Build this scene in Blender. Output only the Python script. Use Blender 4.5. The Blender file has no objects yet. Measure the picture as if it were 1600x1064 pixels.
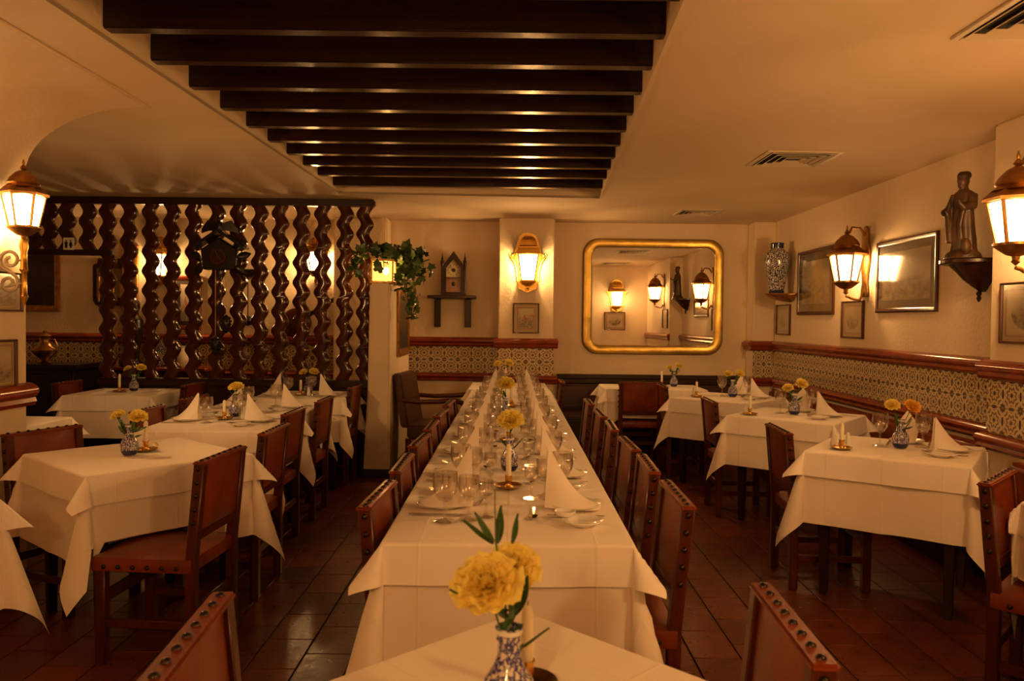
import bpy, bmesh, math, random
from mathutils import Vector, Matrix
R = math.radians
PI = math.pi
random.seed(7)
SC = bpy.context.scene
COL = SC.collection

# ------------------------------------------------------------------ camera
cam_data = bpy.data.cameras.new('camera')
cam = bpy.data.objects.new('camera', cam_data)
COL.objects.link(cam)
cam_data.sensor_width = 36.0
cam_data.lens = 1220.0 / 1600.0 * 36.0
cam_data.clip_start = 0.05
cam_data.dof.use_dof = True
cam_data.dof.focus_distance = 5.5
cam_data.dof.aperture_fstop = 6.0
cam.matrix_world = (Matrix.Translation((0, 0, 1.45)) @ Matrix.Rotation(PI/2 - R(1.41), 4, 'X')
                    @ Matrix.Rotation(R(0.65), 4, 'Z'))
SC.camera = cam

# ------------------------------------------------------------------ world, exposure
world = bpy.data.worlds.new('night')
world.use_nodes = True
world.node_tree.nodes['Background'].inputs[0].default_value = (0.012, 0.006, 0.002, 1)
world.node_tree.nodes['Background'].inputs[1].default_value = 0.2
SC.world = world
SC.view_settings.view_transform = 'Standard'
SC.view_settings.look = 'None'
SC.view_settings.gamma = 1.0
SC.view_settings.use_curve_mapping = False
SC.view_settings.exposure = 0.0
SC.cycles.max_bounces = 9
SC.cycles.diffuse_bounces = 5
SC.cycles.glossy_bounces = 4
SC.cycles.transmission_bounces = 6
SC.cycles.transparent_max_bounces = 32
SC.cycles.caustics_reflective = False
SC.cycles.caustics_refractive = False
SC.cycles.sample_clamp_indirect = 3.0
LAMP_COL = (1.0, 0.565, 0.215)
LAMP_S = 15.0      # glow of the panes
LAMP_W = 28.0      # bulb inside each lantern

# ------------------------------------------------------------------ measures of the room
YB = 9.0        # back wall
XR = 2.94       # right wall
XL = -2.66      # left wall
XP = 2.72       # front pillar on the right
ZC = 2.59       # ceiling
TH = 0.78       # cloth-covered table height

# ------------------------------------------------------------------ mesh helpers
class MB:
    def __init__(s):
        s.v = []; s.f = []
    def box(s, c, d):
        x, y, z = c; a, b, e = d[0]/2, d[1]/2, d[2]/2
        n = len(s.v)
        for k in (-1, 1):
            for j in (-1, 1):
                for i in (-1, 1):
                    s.v.append((x+i*a, y+j*b, z+k*e))
        for q in ((0,2,3,1),(4,5,7,6),(0,1,5,4),(2,6,7,3),(0,4,6,2),(1,3,7,5)):
            s.f.append(tuple(n+t for t in q))
        return s
    def mm(s, x0, x1, y0, y1, z0, z1):
        return s.box(((x0+x1)/2, (y0+y1)/2, (z0+z1)/2), (x1-x0, y1-y0, z1-z0))
    def bar(s, p0, p1, w, h, up=(0, 0, 1)):
        p0, p1 = Vector(p0), Vector(p1)
        d = (p1-p0).normalized(); u = Vector(up)
        if abs(d.dot(u)) > 0.98: u = Vector((0, 1, 0))
        r = d.cross(u).normalized(); u = r.cross(d).normalized()
        n = len(s.v)
        for p in (p0, p1):
            for a, b in ((-1,-1),(1,-1),(1,1),(-1,1)):
                s.v.append(tuple(p + r*a*w/2 + u*b*h/2))
        s.f += [(n,n+3,n+2,n+1),(n+4,n+5,n+6,n+7)] + [(n+i, n+(i+1)%4, n+4+(i+1)%4, n+4+i) for i in range(4)]
        return s
    def loft(s, rings, cap=True, closed=True):
        n0 = len(s.v); m = len(rings[0])
        for r in rings: s.v += [tuple(p) for p in r]
        for k in range(len(rings)-1):
            for i in range(m if closed else m-1):
                j = (i+1) % m
                s.f.append((n0+k*m+i, n0+k*m+j, n0+(k+1)*m+j, n0+(k+1)*m+i))
        if cap and closed:
            s.f.append(tuple(n0+i for i in range(m))[::-1])
            s.f.append(tuple(n0+(len(rings)-1)*m+i for i in range(m)))
        return s
    def lathe(s, prof, n=24, o=(0, 0, 0), rot=0.0, cap=True):
        rings = [[(o[0]+r*math.cos(rot+2*PI*i/n), o[1]+r*math.sin(rot+2*PI*i/n), o[2]+z) for i in range(n)] for r, z in prof]
        return s.loft(rings, cap)
    def tube(s, pts, rad, n=8, cap=True):
        pts = [Vector(p) for p in pts]
        if not isinstance(rad, (list, tuple)): rad = [rad]*len(pts)
        rings = []; prev = None
        for i, p in enumerate(pts):
            d = (pts[min(i+1, len(pts)-1)] - pts[max(i-1, 0)])
            if d.length < 1e-9: d = Vector((0, 0, 1))
            d.normalize()
            if prev is None:
                u = Vector((0, 0, 1)) if abs(d.z) < 0.9 else Vector((1, 0, 0))
                prev = d.cross(u).normalized()
            a = (prev - d*prev.dot(d))
            a = a.normalized() if a.length > 1e-6 else d.orthogonal().normalized()
            prev = a; b = d.cross(a)
            rings.append([p + (a*math.cos(2*PI*k/n) + b*math.sin(2*PI*k/n))*rad[i] for k in range(n)])
        return s.loft(rings, cap)
    def cyl(s, p0, p1, r0, r1=None, n=12):
        return s.tube([p0, p1], [r0, r0 if r1 is None else r1], n)
    def prism(s, poly, d0, d1, plane='xz'):
        def P(a, b, d):
            return (a, d, b) if plane == 'xz' else ((a, b, d) if plane == 'xy' else (d, a, b))
        return s.loft([[P(a, b, d0) for a, b in poly], [P(a, b, d1) for a, b in poly]])
    def grid(s, fn, nu, nv):
        n = len(s.v)
        for j in range(nv+1):
            for i in range(nu+1):
                s.v.append(tuple(fn(i/nu, j/nv)))
        for j in range(nv):
            for i in range(nu):
                a = n+j*(nu+1)+i
                s.f.append((a, a+1, a+nu+2, a+nu+1))
        return s
    def sphere(s, c, r, n=12, m=8):
        rx, ry, rz = (r, r, r) if not isinstance(r, (tuple, list)) else r
        rings = []
        for k in range(m+1):
            t = -PI/2 + PI*k/m
            q = max(math.cos(t), 0.02)
            rings.append([(c[0]+rx*q*math.cos(2*PI*i/n), c[1]+ry*q*math.sin(2*PI*i/n), c[2]+rz*math.sin(t)) for i in range(n)])
        return s.loft(rings)
    def move(s, M, n0=0):
        for i in range(n0, len(s.v)): s.v[i] = tuple(M @ Vector(s.v[i]))
        return s
    def mesh(s, name, bevel=0.0, smooth=40, seg=1, fix=True):
        me = bpy.data.meshes.new(name)
        bm = bmesh.new()
        vs = [bm.verts.new(p) for p in s.v]
        for f in s.f:
            try: bm.faces.new([vs[i] for i in f])
            except ValueError: pass
        if fix: bmesh.ops.recalc_face_normals(bm, faces=bm.faces)
        if bevel > 0:
            ed = [e for e in bm.edges if len(e.link_faces) == 2 and e.calc_face_angle(0) > 0.5]
            bmesh.ops.bevel(bm, geom=ed, offset=bevel, offset_type='OFFSET', segments=seg, affect='EDGES', clamp_overlap=True)
        bm.to_mesh(me); bm.free()
        if smooth:
            me.polygons.foreach_set('use_smooth', [True]*len(me.polygons))
            me.set_sharp_from_angle(angle=R(smooth))
        return me

CACHE = {}
def cached(key, fn):
    if key not in CACHE: CACHE[key] = fn()
    return CACHE[key]

def obj(name, me, mat=None, parent=None, loc=(0, 0, 0), rz=0.0, rot=None, scale=None):
    if isinstance(me, MB): me = me.mesh(name)
    if mat is not None:
        if len(me.materials) == 0: me.materials.append(mat)
    o = bpy.data.objects.new(name, me)
    COL.objects.link(o)
    o.location = loc
    o.rotation_euler = rot if rot is not None else (0, 0, rz)
    if scale is not None: o.scale = scale if isinstance(scale, (tuple, list)) else (scale,)*3
    if parent is not None: o.parent = parent
    return o
def tag(o, label, cat, group=None):
    o['label'] = label; o['category'] = cat
    if group: o['group'] = group
    return o
def thing(name, label, cat, loc=(0, 0, 0), rz=0.0, group=None):
    o = bpy.data.objects.new(name, None)
    o.empty_display_size = 0.05
    COL.objects.link(o)
    o.location = loc; o.rotation_euler = (0, 0, rz)
    return tag(o, label, cat, group)
def struct(name, me, mat, parent=None, **k):
    o = obj(name, me, mat, parent, **k)
    if parent is None: o['kind'] = 'structure'
    return o

# ------------------------------------------------------------------ materials
class NT:
    def __init__(s, name):
        s.m = bpy.data.materials.new(name); s.m.use_nodes = True
        s.t = s.m.node_tree; s.b = s.t.nodes['Principled BSDF']
    def n(s, typ, **k):
        q = s.t.nodes.new(typ)
        for a, v in k.items(): setattr(q, a, v)
        return q
    def put(s, sock, v):
        if hasattr(v, 'is_linked') or hasattr(v, 'links'): s.t.links.new(v, sock)
        else: sock.default_value = v
    def math(s, op, a, b=0.0, c=0.0):
        q = s.n('ShaderNodeMath', operation=op)
        s.put(q.inputs[0], a); s.put(q.inputs[1], b); s.put(q.inputs[2], c)
        return q.outputs[0]
    def mix(s, f, a, b):
        q = s.n('ShaderNodeMix', data_type='RGBA')
        s.put(q.inputs[0], f)
        s.put(q.inputs[6], a if hasattr(a, 'links') else (*a, 1)); s.put(q.inputs[7], b if hasattr(b, 'links') else (*b, 1))
        return q.outputs[2]
    def noise(s, scale, detail=3.0, rough=0.5, vec=None):
        q = s.n('ShaderNodeTexNoise')
        q.inputs['Scale'].default_value = scale; q.inputs['Detail'].default_value = detail; q.inputs['Roughness'].default_value = rough
        if vec is not None: s.t.links.new(vec, q.inputs['Vector'])
        return q.outputs['Fac']
    def coord(s, which='Object'):
        return s.n('ShaderNodeTexCoord').outputs[which]
    def ramp(s, f, a, b):
        q = s.n('ShaderNodeMapRange'); q.clamp = True
        s.put(q.inputs[0], f); q.inputs[1].default_value = a; q.inputs[2].default_value = b
        return q.outputs[0]
    def bump(s, h, strength, dist=0.01):
        q = s.n('ShaderNodeBump'); q.inputs['Strength'].default_value = strength; q.inputs['Distance'].default_value = dist
        s.put(q.inputs['Height'], h); s.t.links.new(q.outputs[0], s.b.inputs['Normal'])
    def base(s, c):
        s.put(s.b.inputs['Base Color'], c if hasattr(c, 'links') else (*c, 1))
    def setp(s, rough=0.5, metal=0.0, spec=0.5, coat=0.0, sheen=0.0, sss=0.0):
        b = s.b.inputs
        b['Roughness'].default_value = rough; b['Metallic'].default_value = metal
        b['Specular IOR Level'].default_value = spec; b['Coat Weight'].default_value = coat; b['Coat Roughness'].default_value = 0.12
        b['Sheen Weight'].default_value = sheen
        return s

def mat(name, c1, c2=None, scale=8.0, rough=0.5, metal=0.0, spec=0.5, coat=0.0, bump=0.0, bscale=60.0, bdist=0.004, stretch=None, contrast=(0.3, 0.7), sheen=0.0):
    t = NT(name); t.setp(rough, metal, spec, coat, sheen)
    vec = t.coord()
    if stretch:
        mp = t.n('ShaderNodeMapping'); mp.inputs['Scale'].default_value = stretch
        t.t.links.new(vec, mp.inputs['Vector']); vec = mp.outputs[0]
    if c2 is not None:
        t.base(t.mix(t.ramp(t.noise(scale, 4.0, 0.55, vec), *contrast), c1, c2))
    else: t.base(c1)
    if bump > 0: t.bump(t.noise(bscale, 3.0, 0.5, vec), bump, bdist)
    return t.m

PLASTER = mat('wall_plaster', (0.755, 0.605, 0.43), (0.715, 0.565, 0.39), 1.3, 0.75, spec=0.25, bump=0.55, bscale=38.0, bdist=0.006)
CEILP = mat('ceiling_plaster', (0.70, 0.545, 0.37), (0.66, 0.505, 0.335), 1.0, 0.8, spec=0.2, bump=0.3, bscale=45.0, bdist=0.004)
DARKWOOD = mat('dark_varnished_wood', (0.020, 0.006, 0.003), (0.036, 0.011, 0.004), 5.0, 0.32, spec=0.3, coat=0.08, bump=0.15, bscale=30.0, stretch=(1, 6, 6))
BEAMWOOD = mat('beam_wood', (0.014, 0.004, 0.002), (0.026, 0.008, 0.003), 4.0, 0.24, spec=0.35, coat=0.10, bump=0.2, bscale=25.0, stretch=(0.6, 8, 8))
SCREENWOOD = mat('screen_varnish', (0.036, 0.008, 0.003), (0.070, 0.016, 0.004), 6.0, 0.17, spec=0.35, coat=0.2, bump=0.15, bscale=14.0, stretch=(3, 3, 1), bdist=0.006)
REDWOOD = mat('glazed_red_moulding', (0.27, 0.038, 0.006), (0.16, 0.022, 0.004), 9.0, 0.22, spec=0.4, coat=0.25, bump=0.12, bscale=22.0)
CHAIRWOOD = mat('chair_wood', (0.090, 0.016, 0.004), (0.052, 0.009, 0.002), 7.0, 0.32, spec=0.28, coat=0.08, bump=0.1, bscale=40.0, stretch=(6, 6, 1))
LEATHER = mat('tan_leather', (0.230, 0.040, 0.006), (0.120, 0.020, 0.0035), 6.0, 0.34, spec=0.24, coat=0.05, bump=0.22, bscale=90.0, bdist=0.003)
OLDLEATHER = mat('old_brown_leather', (0.070, 0.024, 0.009), (0.042, 0.014, 0.006), 6.0, 0.40, spec=0.4, bump=0.2, bscale=80.0, bdist=0.003)
STUD = mat('blackened_stud', (0.030, 0.018, 0.012), None, rough=0.28, metal=0.7)
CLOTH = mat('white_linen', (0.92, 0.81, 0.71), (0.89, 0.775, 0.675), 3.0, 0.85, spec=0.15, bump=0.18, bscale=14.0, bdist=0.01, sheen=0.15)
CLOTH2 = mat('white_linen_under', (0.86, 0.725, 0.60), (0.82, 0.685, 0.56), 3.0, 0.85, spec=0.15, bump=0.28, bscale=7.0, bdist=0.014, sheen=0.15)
def creased(m_):
    # pressed fold lines across the cloth, one every quarter metre both ways
    t = NT.__new__(NT); t.m = m_; t.t = m_.node_tree; t.b = t.t.nodes['Principled BSDF']
    old = t.b.inputs['Normal'].links[0].from_node
    sep = t.n('ShaderNodeSeparateXYZ'); t.t.links.new(t.coord(), sep.inputs[0])
    def ridge(x): return t.ramp(t.math('ABSOLUTE', t.math('SUBTRACT', t.math('FRACT', t.math('MULTIPLY_ADD', x, 3.7, 0.5)), 0.5)), 0.022, 0.0)
    h = t.math('MAXIMUM', ridge(sep.outputs[0]), ridge(sep.outputs[1]))
    q = t.n('ShaderNodeBump'); q.inputs['Strength'].default_value = 0.35; q.inputs['Distance'].default_value = 0.004
    t.put(q.inputs['Height'], h); t.t.links.new(old.outputs[0], q.inputs['Normal']); t.t.links.new(q.outputs[0], t.b.inputs['Normal'])
creased(CLOTH); creased(CLOTH2)
NAPKIN = mat('napkin_linen', (0.86, 0.76, 0.67), None, rough=0.85, spec=0.15, bump=0.12, bscale=25.0)
MIRBRASS = mat('mirror_frame_brass', (0.56, 0.36, 0.085), (0.34, 0.23, 0.06), 5.0, 0.30, metal=1.0, bump=0.25, bscale=7.0, bdist=0.02)
BRASS = mat('polished_brass', (0.80, 0.48, 0.12), (0.68, 0.38, 0.08), 8.0, 0.27, metal=1.0, bump=0.08, bscale=12.0, bdist=0.01)
OLDBRASS = mat('aged_brass', (0.46, 0.25, 0.075), (0.24, 0.12, 0.04), 14.0, 0.36, metal=1.0, bump=0.2, bscale=40.0)
IRON = mat('black_iron', (0.02, 0.013, 0.009), None, rough=0.45, metal=0.6)
PORC = mat('white_porcelain', (0.82, 0.78, 0.72), None, rough=0.12, spec=0.5, coat=0.3)
SILVER = mat('cutlery_steel', (0.62, 0.58, 0.52), None, rough=0.14, metal=1.0)
WAX = mat('candle_wax', (0.86, 0.78, 0.58), None, rough=0.45, spec=0.3)
BLACK = mat('black_lacquer', (0.012, 0.008, 0.006), None, rough=0.3, spec=0.4)
LEAF = mat('dark_leaf', (0.035, 0.085, 0.018), (0.06, 0.13, 0.03), 20.0, 0.42, spec=0.4)
IVY = mat('ivy_leaf', (0.050, 0.095, 0.022), (0.09, 0.14, 0.04), 14.0, 0.38, spec=0.45)
STEM = mat('green_stem', (0.07, 0.13, 0.03), None, rough=0.5)
def petal_mat(name, c1, c2, sc):
    # thin petals: part of the light shines through
    t = NT(name); t.setp(0.6, 0, 0.15)
    c = t.mix(t.ramp(t.noise(sc, 4.0), 0.3, 0.7), c1, c2); t.base(c)
    tl = t.n('ShaderNodeBsdfTranslucent'); t.t.links.new(c, tl.inputs[0])
    mx = t.n('ShaderNodeMixShader'); mx.inputs[0].default_value = 0.42
    t.t.links.new(t.b.outputs[0], mx.inputs[1]); t.t.links.new(tl.outputs[0], mx.inputs[2])
    t.t.links.new(mx.outputs[0], t.t.nodes['Material Output'].inputs['Surface'])
    return t.m
YELLOW = petal_mat('yellow_petals', (0.95, 0.78, 0.16), (0.97, 0.86, 0.32), 40.0)
YELLOW2 = petal_mat('orange_flecked_petals', (0.93, 0.50, 0.07), (0.95, 0.74, 0.13), 45.0)
WHITEP = mat('white_plastic', (0.80, 0.78, 0.72), None, rough=0.5)
GROUT = mat('grout', (0.020, 0.010, 0.006), None, rough=0.8)
VENTM = mat('vent_paint', (0.60, 0.48, 0.34), None, rough=0.6)
VOID = mat('vent_shadow', (0.010, 0.007, 0.005), None, rough=0.9)
GILT = mat('gilt_wood', (0.42, 0.20, 0.045), (0.22, 0.085, 0.02), 22.0, 0.35, metal=0.6, bump=0.3, bscale=50.0)
STATUE = mat('polychrome_carving', (0.085, 0.036, 0.013), (0.022, 0.010, 0.005), 11.0, 0.42, spec=0.4, bump=0.35, bscale=25.0)
SKINW = mat('painted_face', (0.30, 0.14, 0.06), None, rough=0.5)
WHITEIRON = mat('cream_painted_iron', (0.62, 0.52, 0.38), None, rough=0.5)
REDLAQ = mat('red_lacquer', (0.22, 0.03, 0.012), None, rough=0.3, coat=0.3)

def floor_mat():
    t = NT('terracotta_tile'); t.setp(0.3, 0, 0.35, 0.0)
    oi = t.n('ShaderNodeObjectInfo').outputs['Random']
    geo = t.n('ShaderNodeNewGeometry').outputs['Random Per Island']
    rnd = t.math('FRACT', t.math('ADD', oi, geo))
    c = t.mix(rnd, (0.160, 0.033, 0.010), (0.100, 0.020, 0.006))
    c = t.mix(t.math('MULTIPLY', t.ramp(t.noise(3.5, 3.0), 0.45, 0.80), 0.5), c, (0.035, 0.012, 0.007))
    t.base(c)
    n = t.noise(6.0, 4.0)
    t.put(t.b.inputs['Roughness'], t.math('MULTIPLY_ADD', n, 0.34, 0.16))
    t.bump(t.noise(9.0, 3.0), 0.25, 0.006)
    return t.m
FLOORT = floor_mat()

def tile_mat():
    # blue-and-ochre glazed wall tile: corner rosettes, lozenges on the joints, scrolls round a dark centre
    t = NT('painted_wall_tile'); t.setp(0.16, 0, 0.5, 0.2)
    uv = t.n('ShaderNodeUVMap').outputs[0]
    sep = t.n('ShaderNodeSeparateXYZ'); t.t.links.new(uv, sep.inputs[0])
    def absd(x): return t.math('MULTIPLY', t.math('ABSOLUTE', t.math('SUBTRACT', x, 0.5)), 2.0)
    a, b = absd(sep.outputs[0]), absd(sep.outputs[1])
    ia, ib = t.math('SUBTRACT', 1.0, a), t.math('SUBTRACT', 1.0, b)
    def ln(x, y): return t.math('SQRT', t.math('ADD', t.math('MULTIPLY', x, x), t.math('MULTIPLY', y, y)))
    rc = ln(a, b); rk = ln(ia, ib)
    ang = t.math('ARCTAN2', ib, ia)
    ros = t.math('LESS_THAN', rk, t.math('MULTIPLY_ADD', t.math('COSINE', t.math('MULTIPLY', ang, 8.0)), 0.06, 0.30))
    rosin = t.math('LESS_THAN', rk, 0.10)
    ex = t.math('LESS_THAN', ln(t.math('MULTIPLY', ia, 5.0), t.math('MULTIPLY', b, 1.6)), 0.55)
    ey = t.math('LESS_THAN', ln(t.math('MULTIPLY', ib, 5.0), t.math('MULTIPLY', a, 1.6)), 0.55)
    loz = t.math('MAXIMUM', ex, ey)
    dot = t.math('LESS_THAN', rc, 0.13)
    cang = t.math('ARCTAN2', b, a)
    sw = t.math('SINE', t.math('ADD', t.math('MULTIPLY', rc, 16.0), t.math('MULTIPLY', t.math('COSINE', t.math('MULTIPLY', cang, 8.0)), 1.3)))
    scroll = t.math('MULTIPLY', t.math('GREATER_THAN', sw, 0.12), t.math('LESS_THAN', t.math('MAXIMUM', a, b), 0.80))
    sw2 = t.math('GREATER_THAN', t.math('SINE', t.math('MULTIPLY', t.math('ADD', a, b), 26.0)), 0.55)
    cream = (0.62, 0.49, 0.29)
    c = t.mix(scroll, cream, (0.15, 0.115, 0.10))
    c = t.mix(t.math('MULTIPLY', scroll, sw2), c, (0.30, 0.15, 0.035))
    c = t.mix(t.math('MAXIMUM', loz, dot), c, (0.055, 0.035, 0.045))
    c = t.mix(ros, c, (0.10, 0.075, 0.075))
    c = t.mix(rosin, c, (0.34, 0.19, 0.05))
    t.base(c)
    return t.m
TILE = tile_mat()

def delft_mat(name, scale, dark=(0.015, 0.022, 0.13), light=(0.70, 0.66, 0.60)):
    t = NT(name); t.setp(0.12, 0, 0.5, 0.3)
    v = t.n('ShaderNodeTexVoronoi', feature='DISTANCE_TO_EDGE'); v.inputs['Scale'].default_value = scale
    n = t.n('ShaderNodeTexNoise'); n.inputs['Scale'].default_value = scale*0.7; n.inputs['Detail'].default_value = 2.0
    co = t.coord()
    add = t.n('ShaderNodeVectorMath', operation='MULTIPLY_ADD')
    t.t.links.new(n.outputs['Color'], add.inputs[0]); add.inputs[1].default_value = (0.9/scale,)*3; t.t.links.new(co, add.inputs[2])
    t.t.links.new(add.outputs[0], v.inputs['Vector'])
    w = t.n('ShaderNodeTexWave'); w.inputs['Scale'].default_value = scale*0.35; w.inputs['Distortion'].default_value = 9.0
    w.inputs['Detail Scale'].default_value = 2.5
    t.t.links.new(co, w.inputs['Vector'])
    m = t.math('MAXIMUM', t.math('LESS_THAN', v.outputs['Distance'], 0.09), t.math('GREATER_THAN', w.outputs['Fac'], 0.78))
    t.base(t.mix(m, light, dark))
    return t.m
DELFT = delft_mat('blue_white_delft', 85.0, (0.035, 0.040, 0.20), (0.66, 0.60, 0.56))
DELFTBIG = delft_mat('blue_white_vase', 46.0, (0.010, 0.012, 0.055), (0.66, 0.60, 0.52))
COBALT = mat('cobalt_glaze', (0.012, 0.016, 0.09), None, rough=0.12, coat=0.3)

def glass_mat(name, tint=(0.955, 0.94, 0.92), base=0.15):
    t = NT(name)
    tr = t.n('ShaderNodeBsdfTransparent'); tr.inputs[0].default_value = (*tint, 1)
    gl = t.n('ShaderNodeBsdfGlossy'); gl.inputs['Roughness'].default_value = 0.11; gl.inputs[0].default_value = (1, 1, 1, 1)
    g = t.n('ShaderNodeNewGeometry')
    vm = t.n('ShaderNodeVectorMath', operation='DOT_PRODUCT')
    t.t.links.new(g.outputs['Normal'], vm.inputs[0]); t.t.links.new(g.outputs['Incoming'], vm.inputs[1])
    fc = t.math('SUBTRACT', 1.0, t.math('ABSOLUTE', vm.outputs['Value']))
    f = t.math('MULTIPLY_ADD', t.math('POWER', fc, 2.8), 0.80, base)
    t.put(tr.inputs[0], t.mix(t.math('POWER', fc, 3.0), tint, tuple(0.72*q for q in tint)))
    mx = t.n('ShaderNodeMixShader'); t.put(mx.inputs[0], f)
    t.t.links.new(tr.outputs[0], mx.inputs[1]); t.t.links.new(gl.outputs[0], mx.inputs[2])
    t.t.links.new(mx.outputs[0], t.t.nodes['Material Output'].inputs['Surface'])
    return t.m
GLASS = glass_mat('drinking_glass')
PICGLASS = glass_mat('picture_glass', (0.98, 0.97, 0.95), base=0.012)

def emit_mat(name, col, s):
    # translucent glass that glows and also lets the bulb's light through
    t = NT(name)
    em = t.n('ShaderNodeEmission'); em.inputs[0].default_value = (*col, 1); em.inputs[1].default_value = s
    tr = t.n('ShaderNodeBsdfTransparent'); tr.inputs[0].default_value = (0.9, 0.88, 0.84, 1)
    ad = t.n('ShaderNodeAddShader')
    t.t.links.new(em.outputs[0], ad.inputs[0]); t.t.links.new(tr.outputs[0], ad.inputs[1])
    t.t.links.new(ad.outputs[0], t.t.nodes['Material Output'].inputs['Surface'])
    return t.m
def bulb(parent, loc, watts, radius=0.035, col=None):
    ld = bpy.data.lights.new('bulb', 'POINT'); ld.energy = watts; ld.color = col or LAMP_COL; ld.shadow_soft_size = radius
    o = bpy.data.objects.new('bulb', ld); COL.objects.link(o); o.parent = parent; o.location = loc
    return o
PANES = {}
def pane_mat(p):
    if p not in PANES: PANES[p] = emit_mat('lit_frosted_pane', LAMP_COL, LAMP_S*p)
    return PANES[p]
BOXLIGHT = emit_mat('lit_amber_glass', (1.0, 0.40, 0.07), 0.9)

def mirror_mat():
    t = NT('mirror_silver'); t.setp(0.0, 1.0); t.base((0.86, 0.84, 0.80)); return t.m
MIRROR = mirror_mat()

def print_mat(name, paper, ink, sc=9.0, oval=False, horizon=0.5, tint=None):
    # an engraving on old paper: a landscape of ink under a pale sky, optionally in an oval
    t = NT(name); t.setp(0.6, 0, 0.3)
    g = t.coord('Generated')
    sep = t.n('ShaderNodeSeparateXYZ'); t.t.links.new(g, sep.inputs[0])
    x, z = sep.outputs[0], sep.outputs[2]
    n1 = t.noise(sc, 6.0, 0.65, g); n2 = t.noise(sc*0.35, 3.0, 0.5, g); n3 = t.noise(sc*7, 3.0, 0.7, g)
    hz = t.math('ADD', z, t.math('MULTIPLY', t.math('SUBTRACT', n2, 0.5), 0.8))
    land = t.ramp(hz, horizon+0.12, horizon-0.18)
    ink_f = t.math('MULTIPLY', t.math('MULTIPLY_ADD', land, 0.85, 0.10), t.ramp(t.math('MULTIPLY_ADD', n3, 0.35, n1), 0.45, 0.85))
    if oval:
        dx = t.math('MULTIPLY', t.math('SUBTRACT', x, 0.5), 2.3); dz = t.math('MULTIPLY', t.math('SUBTRACT', z, 0.5), 2.3)
        r = t.math('SQRT', t.math('ADD', t.math('MULTIPLY', dx, dx), t.math('MULTIPLY', dz, dz)))
        ink_f = t.math('MULTIPLY', ink_f, t.math('LESS_THAN', r, 0.9))
    c = t.mix(ink_f, paper, ink)
    if tint:
        spots = t.math('MULTIPLY', t.math('GREATER_THAN', t.noise(sc*0.8, 1.0, 0.4, g), 0.60), t.math('LESS_THAN', t.math('ABSOLUTE', t.math('SUBTRACT', z, 0.45)), 0.22))
        c = t.mix(spots, c, tint)
    t.base(c)
    return t.m
PAPER = (0.62, 0.50, 0.33); INK = (0.07, 0.05, 0.035)
PRINT_A = print_mat('engraving_print', PAPER, INK, 7.0)
PRINT_B = print_mat('harbour_engraving', (0.60, 0.48, 0.32), INK, 9.0, horizon=0.45)
PRINT_O = print_mat('oval_engraving', (0.64, 0.52, 0.35), INK, 6.0, oval=True)
PRINT_C = print_mat('coloured_print', (0.68, 0.58, 0.42), (0.10, 0.07, 0.06), 8.0, tint=(0.55, 0.18, 0.12))
PRINT_D = print_mat('dark_oil_painting', (0.060, 0.033, 0.015), (0.010, 0.007, 0.005), 3.0)
MATB = mat('mount_card', (0.52, 0.40, 0.25), None, rough=0.8)
MATD = mat('dark_mount', (0.055, 0.030, 0.018), None, rough=0.6)
FRAMEW = mat('thin_frame_wood', (0.060, 0.014, 0.006), None, rough=0.28, coat=0.3)

# ------------------------------------------------------------------ room shell
# floor slab and tiles
floor = struct('floor', MB().mm(-6.7, 3.2, -1.4, 9.3, -0.2, -0.008).mesh('floor'), GROUT)
def floor_tiles():
    w, d, g = 0.21, 0.30, 0.006
    me1 = MB().box((0, 0, -0.004), (w-g, d-g, 0.008)).mesh('floor_tile', bevel=0.002)
    rest = MB(); shown = []
    ncol = int(9.6/w)
    for i in range(ncol):
        x = -6.55 + (i+0.5)*w
        for j in range(36):
            y = -1.3 + (j+0.5)*d + (0.15 if i % 2 else 0.0)
            if y > 8.95: continue
            vis = 3.0 < y < 7.6 and abs(x) < 0.66*y and (-1.75 < x < -0.30 or 0.35 < x < 2.05)
            if vis: shown.append((y, x))
            else: rest.box((x, y, -0.004), (w-g, d-g, 0.008))
    shown.sort()
    for y, x in shown[:300]: obj('floor_tile', me1, FLOORT, floor, loc=(x, y, 0))
    for y, x in shown[300:]: rest.box((x, y, -0.004), (w-g, d-g, 0.008))
    o = obj('floor_tiles_beyond', rest.mesh('floor_tiles_beyond', smooth=0), FLOORT, floor)
    o['kind'] = 'stuff'
floor_tiles()

wall_back = struct('wall_back', MB().mm(-6.6, 3.1, YB, YB+0.2, 0, 2.9).mesh('wall_back'), PLASTER)
PX0, PX1, PY = -0.155, 0.462, 8.65
wall_pil = struct('wall_back_pilaster', MB().mm(PX0, PX1, PY, YB, 0, ZC).mesh('pil', bevel=0.012, seg=2), PLASTER)
wall_pil2 = struct('wall_back_pier', MB().mm(-2.0, -1.40, 8.72, YB, 0, ZC).mesh('pil2', bevel=0.02, seg=2), PLASTER)
wall_right = struct('wall_right', MB().mm(XR, XR+0.2, 4.0, 9.2, 0, 2.9).mesh('wall_right'), PLASTER)
wall_corner = struct('wall_right_corner_pier', MB().mm(2.70, XR, 8.74, YB, 0, ZC).mesh('corner', bevel=0.01, seg=2), PLASTER)
wall_pillar = struct('wall_right_pillar', MB().mm(XP, 3.1, 2.2, 4.45, 0, ZC).mesh('pillar', bevel=0.012, seg=2), PLASTER)
wall_ret = struct('wall_right_return', MB().mm(1.60, 3.1, -1.3, 2.2, 0, ZC).mesh('return', bevel=0.012, seg=2), PLASTER)
wall_front = struct('wall_front', MB().mm(-6.6, 3.1, -1.4, -1.2, 0, 2.9).mesh('wall_front'), PLASTER)
wall_far = struct('wall_far_left', MB().mm(-6.8, -6.6, -1.4, 9.2, 0, 2.9).mesh('wall_far'), PLASTER)
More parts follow.
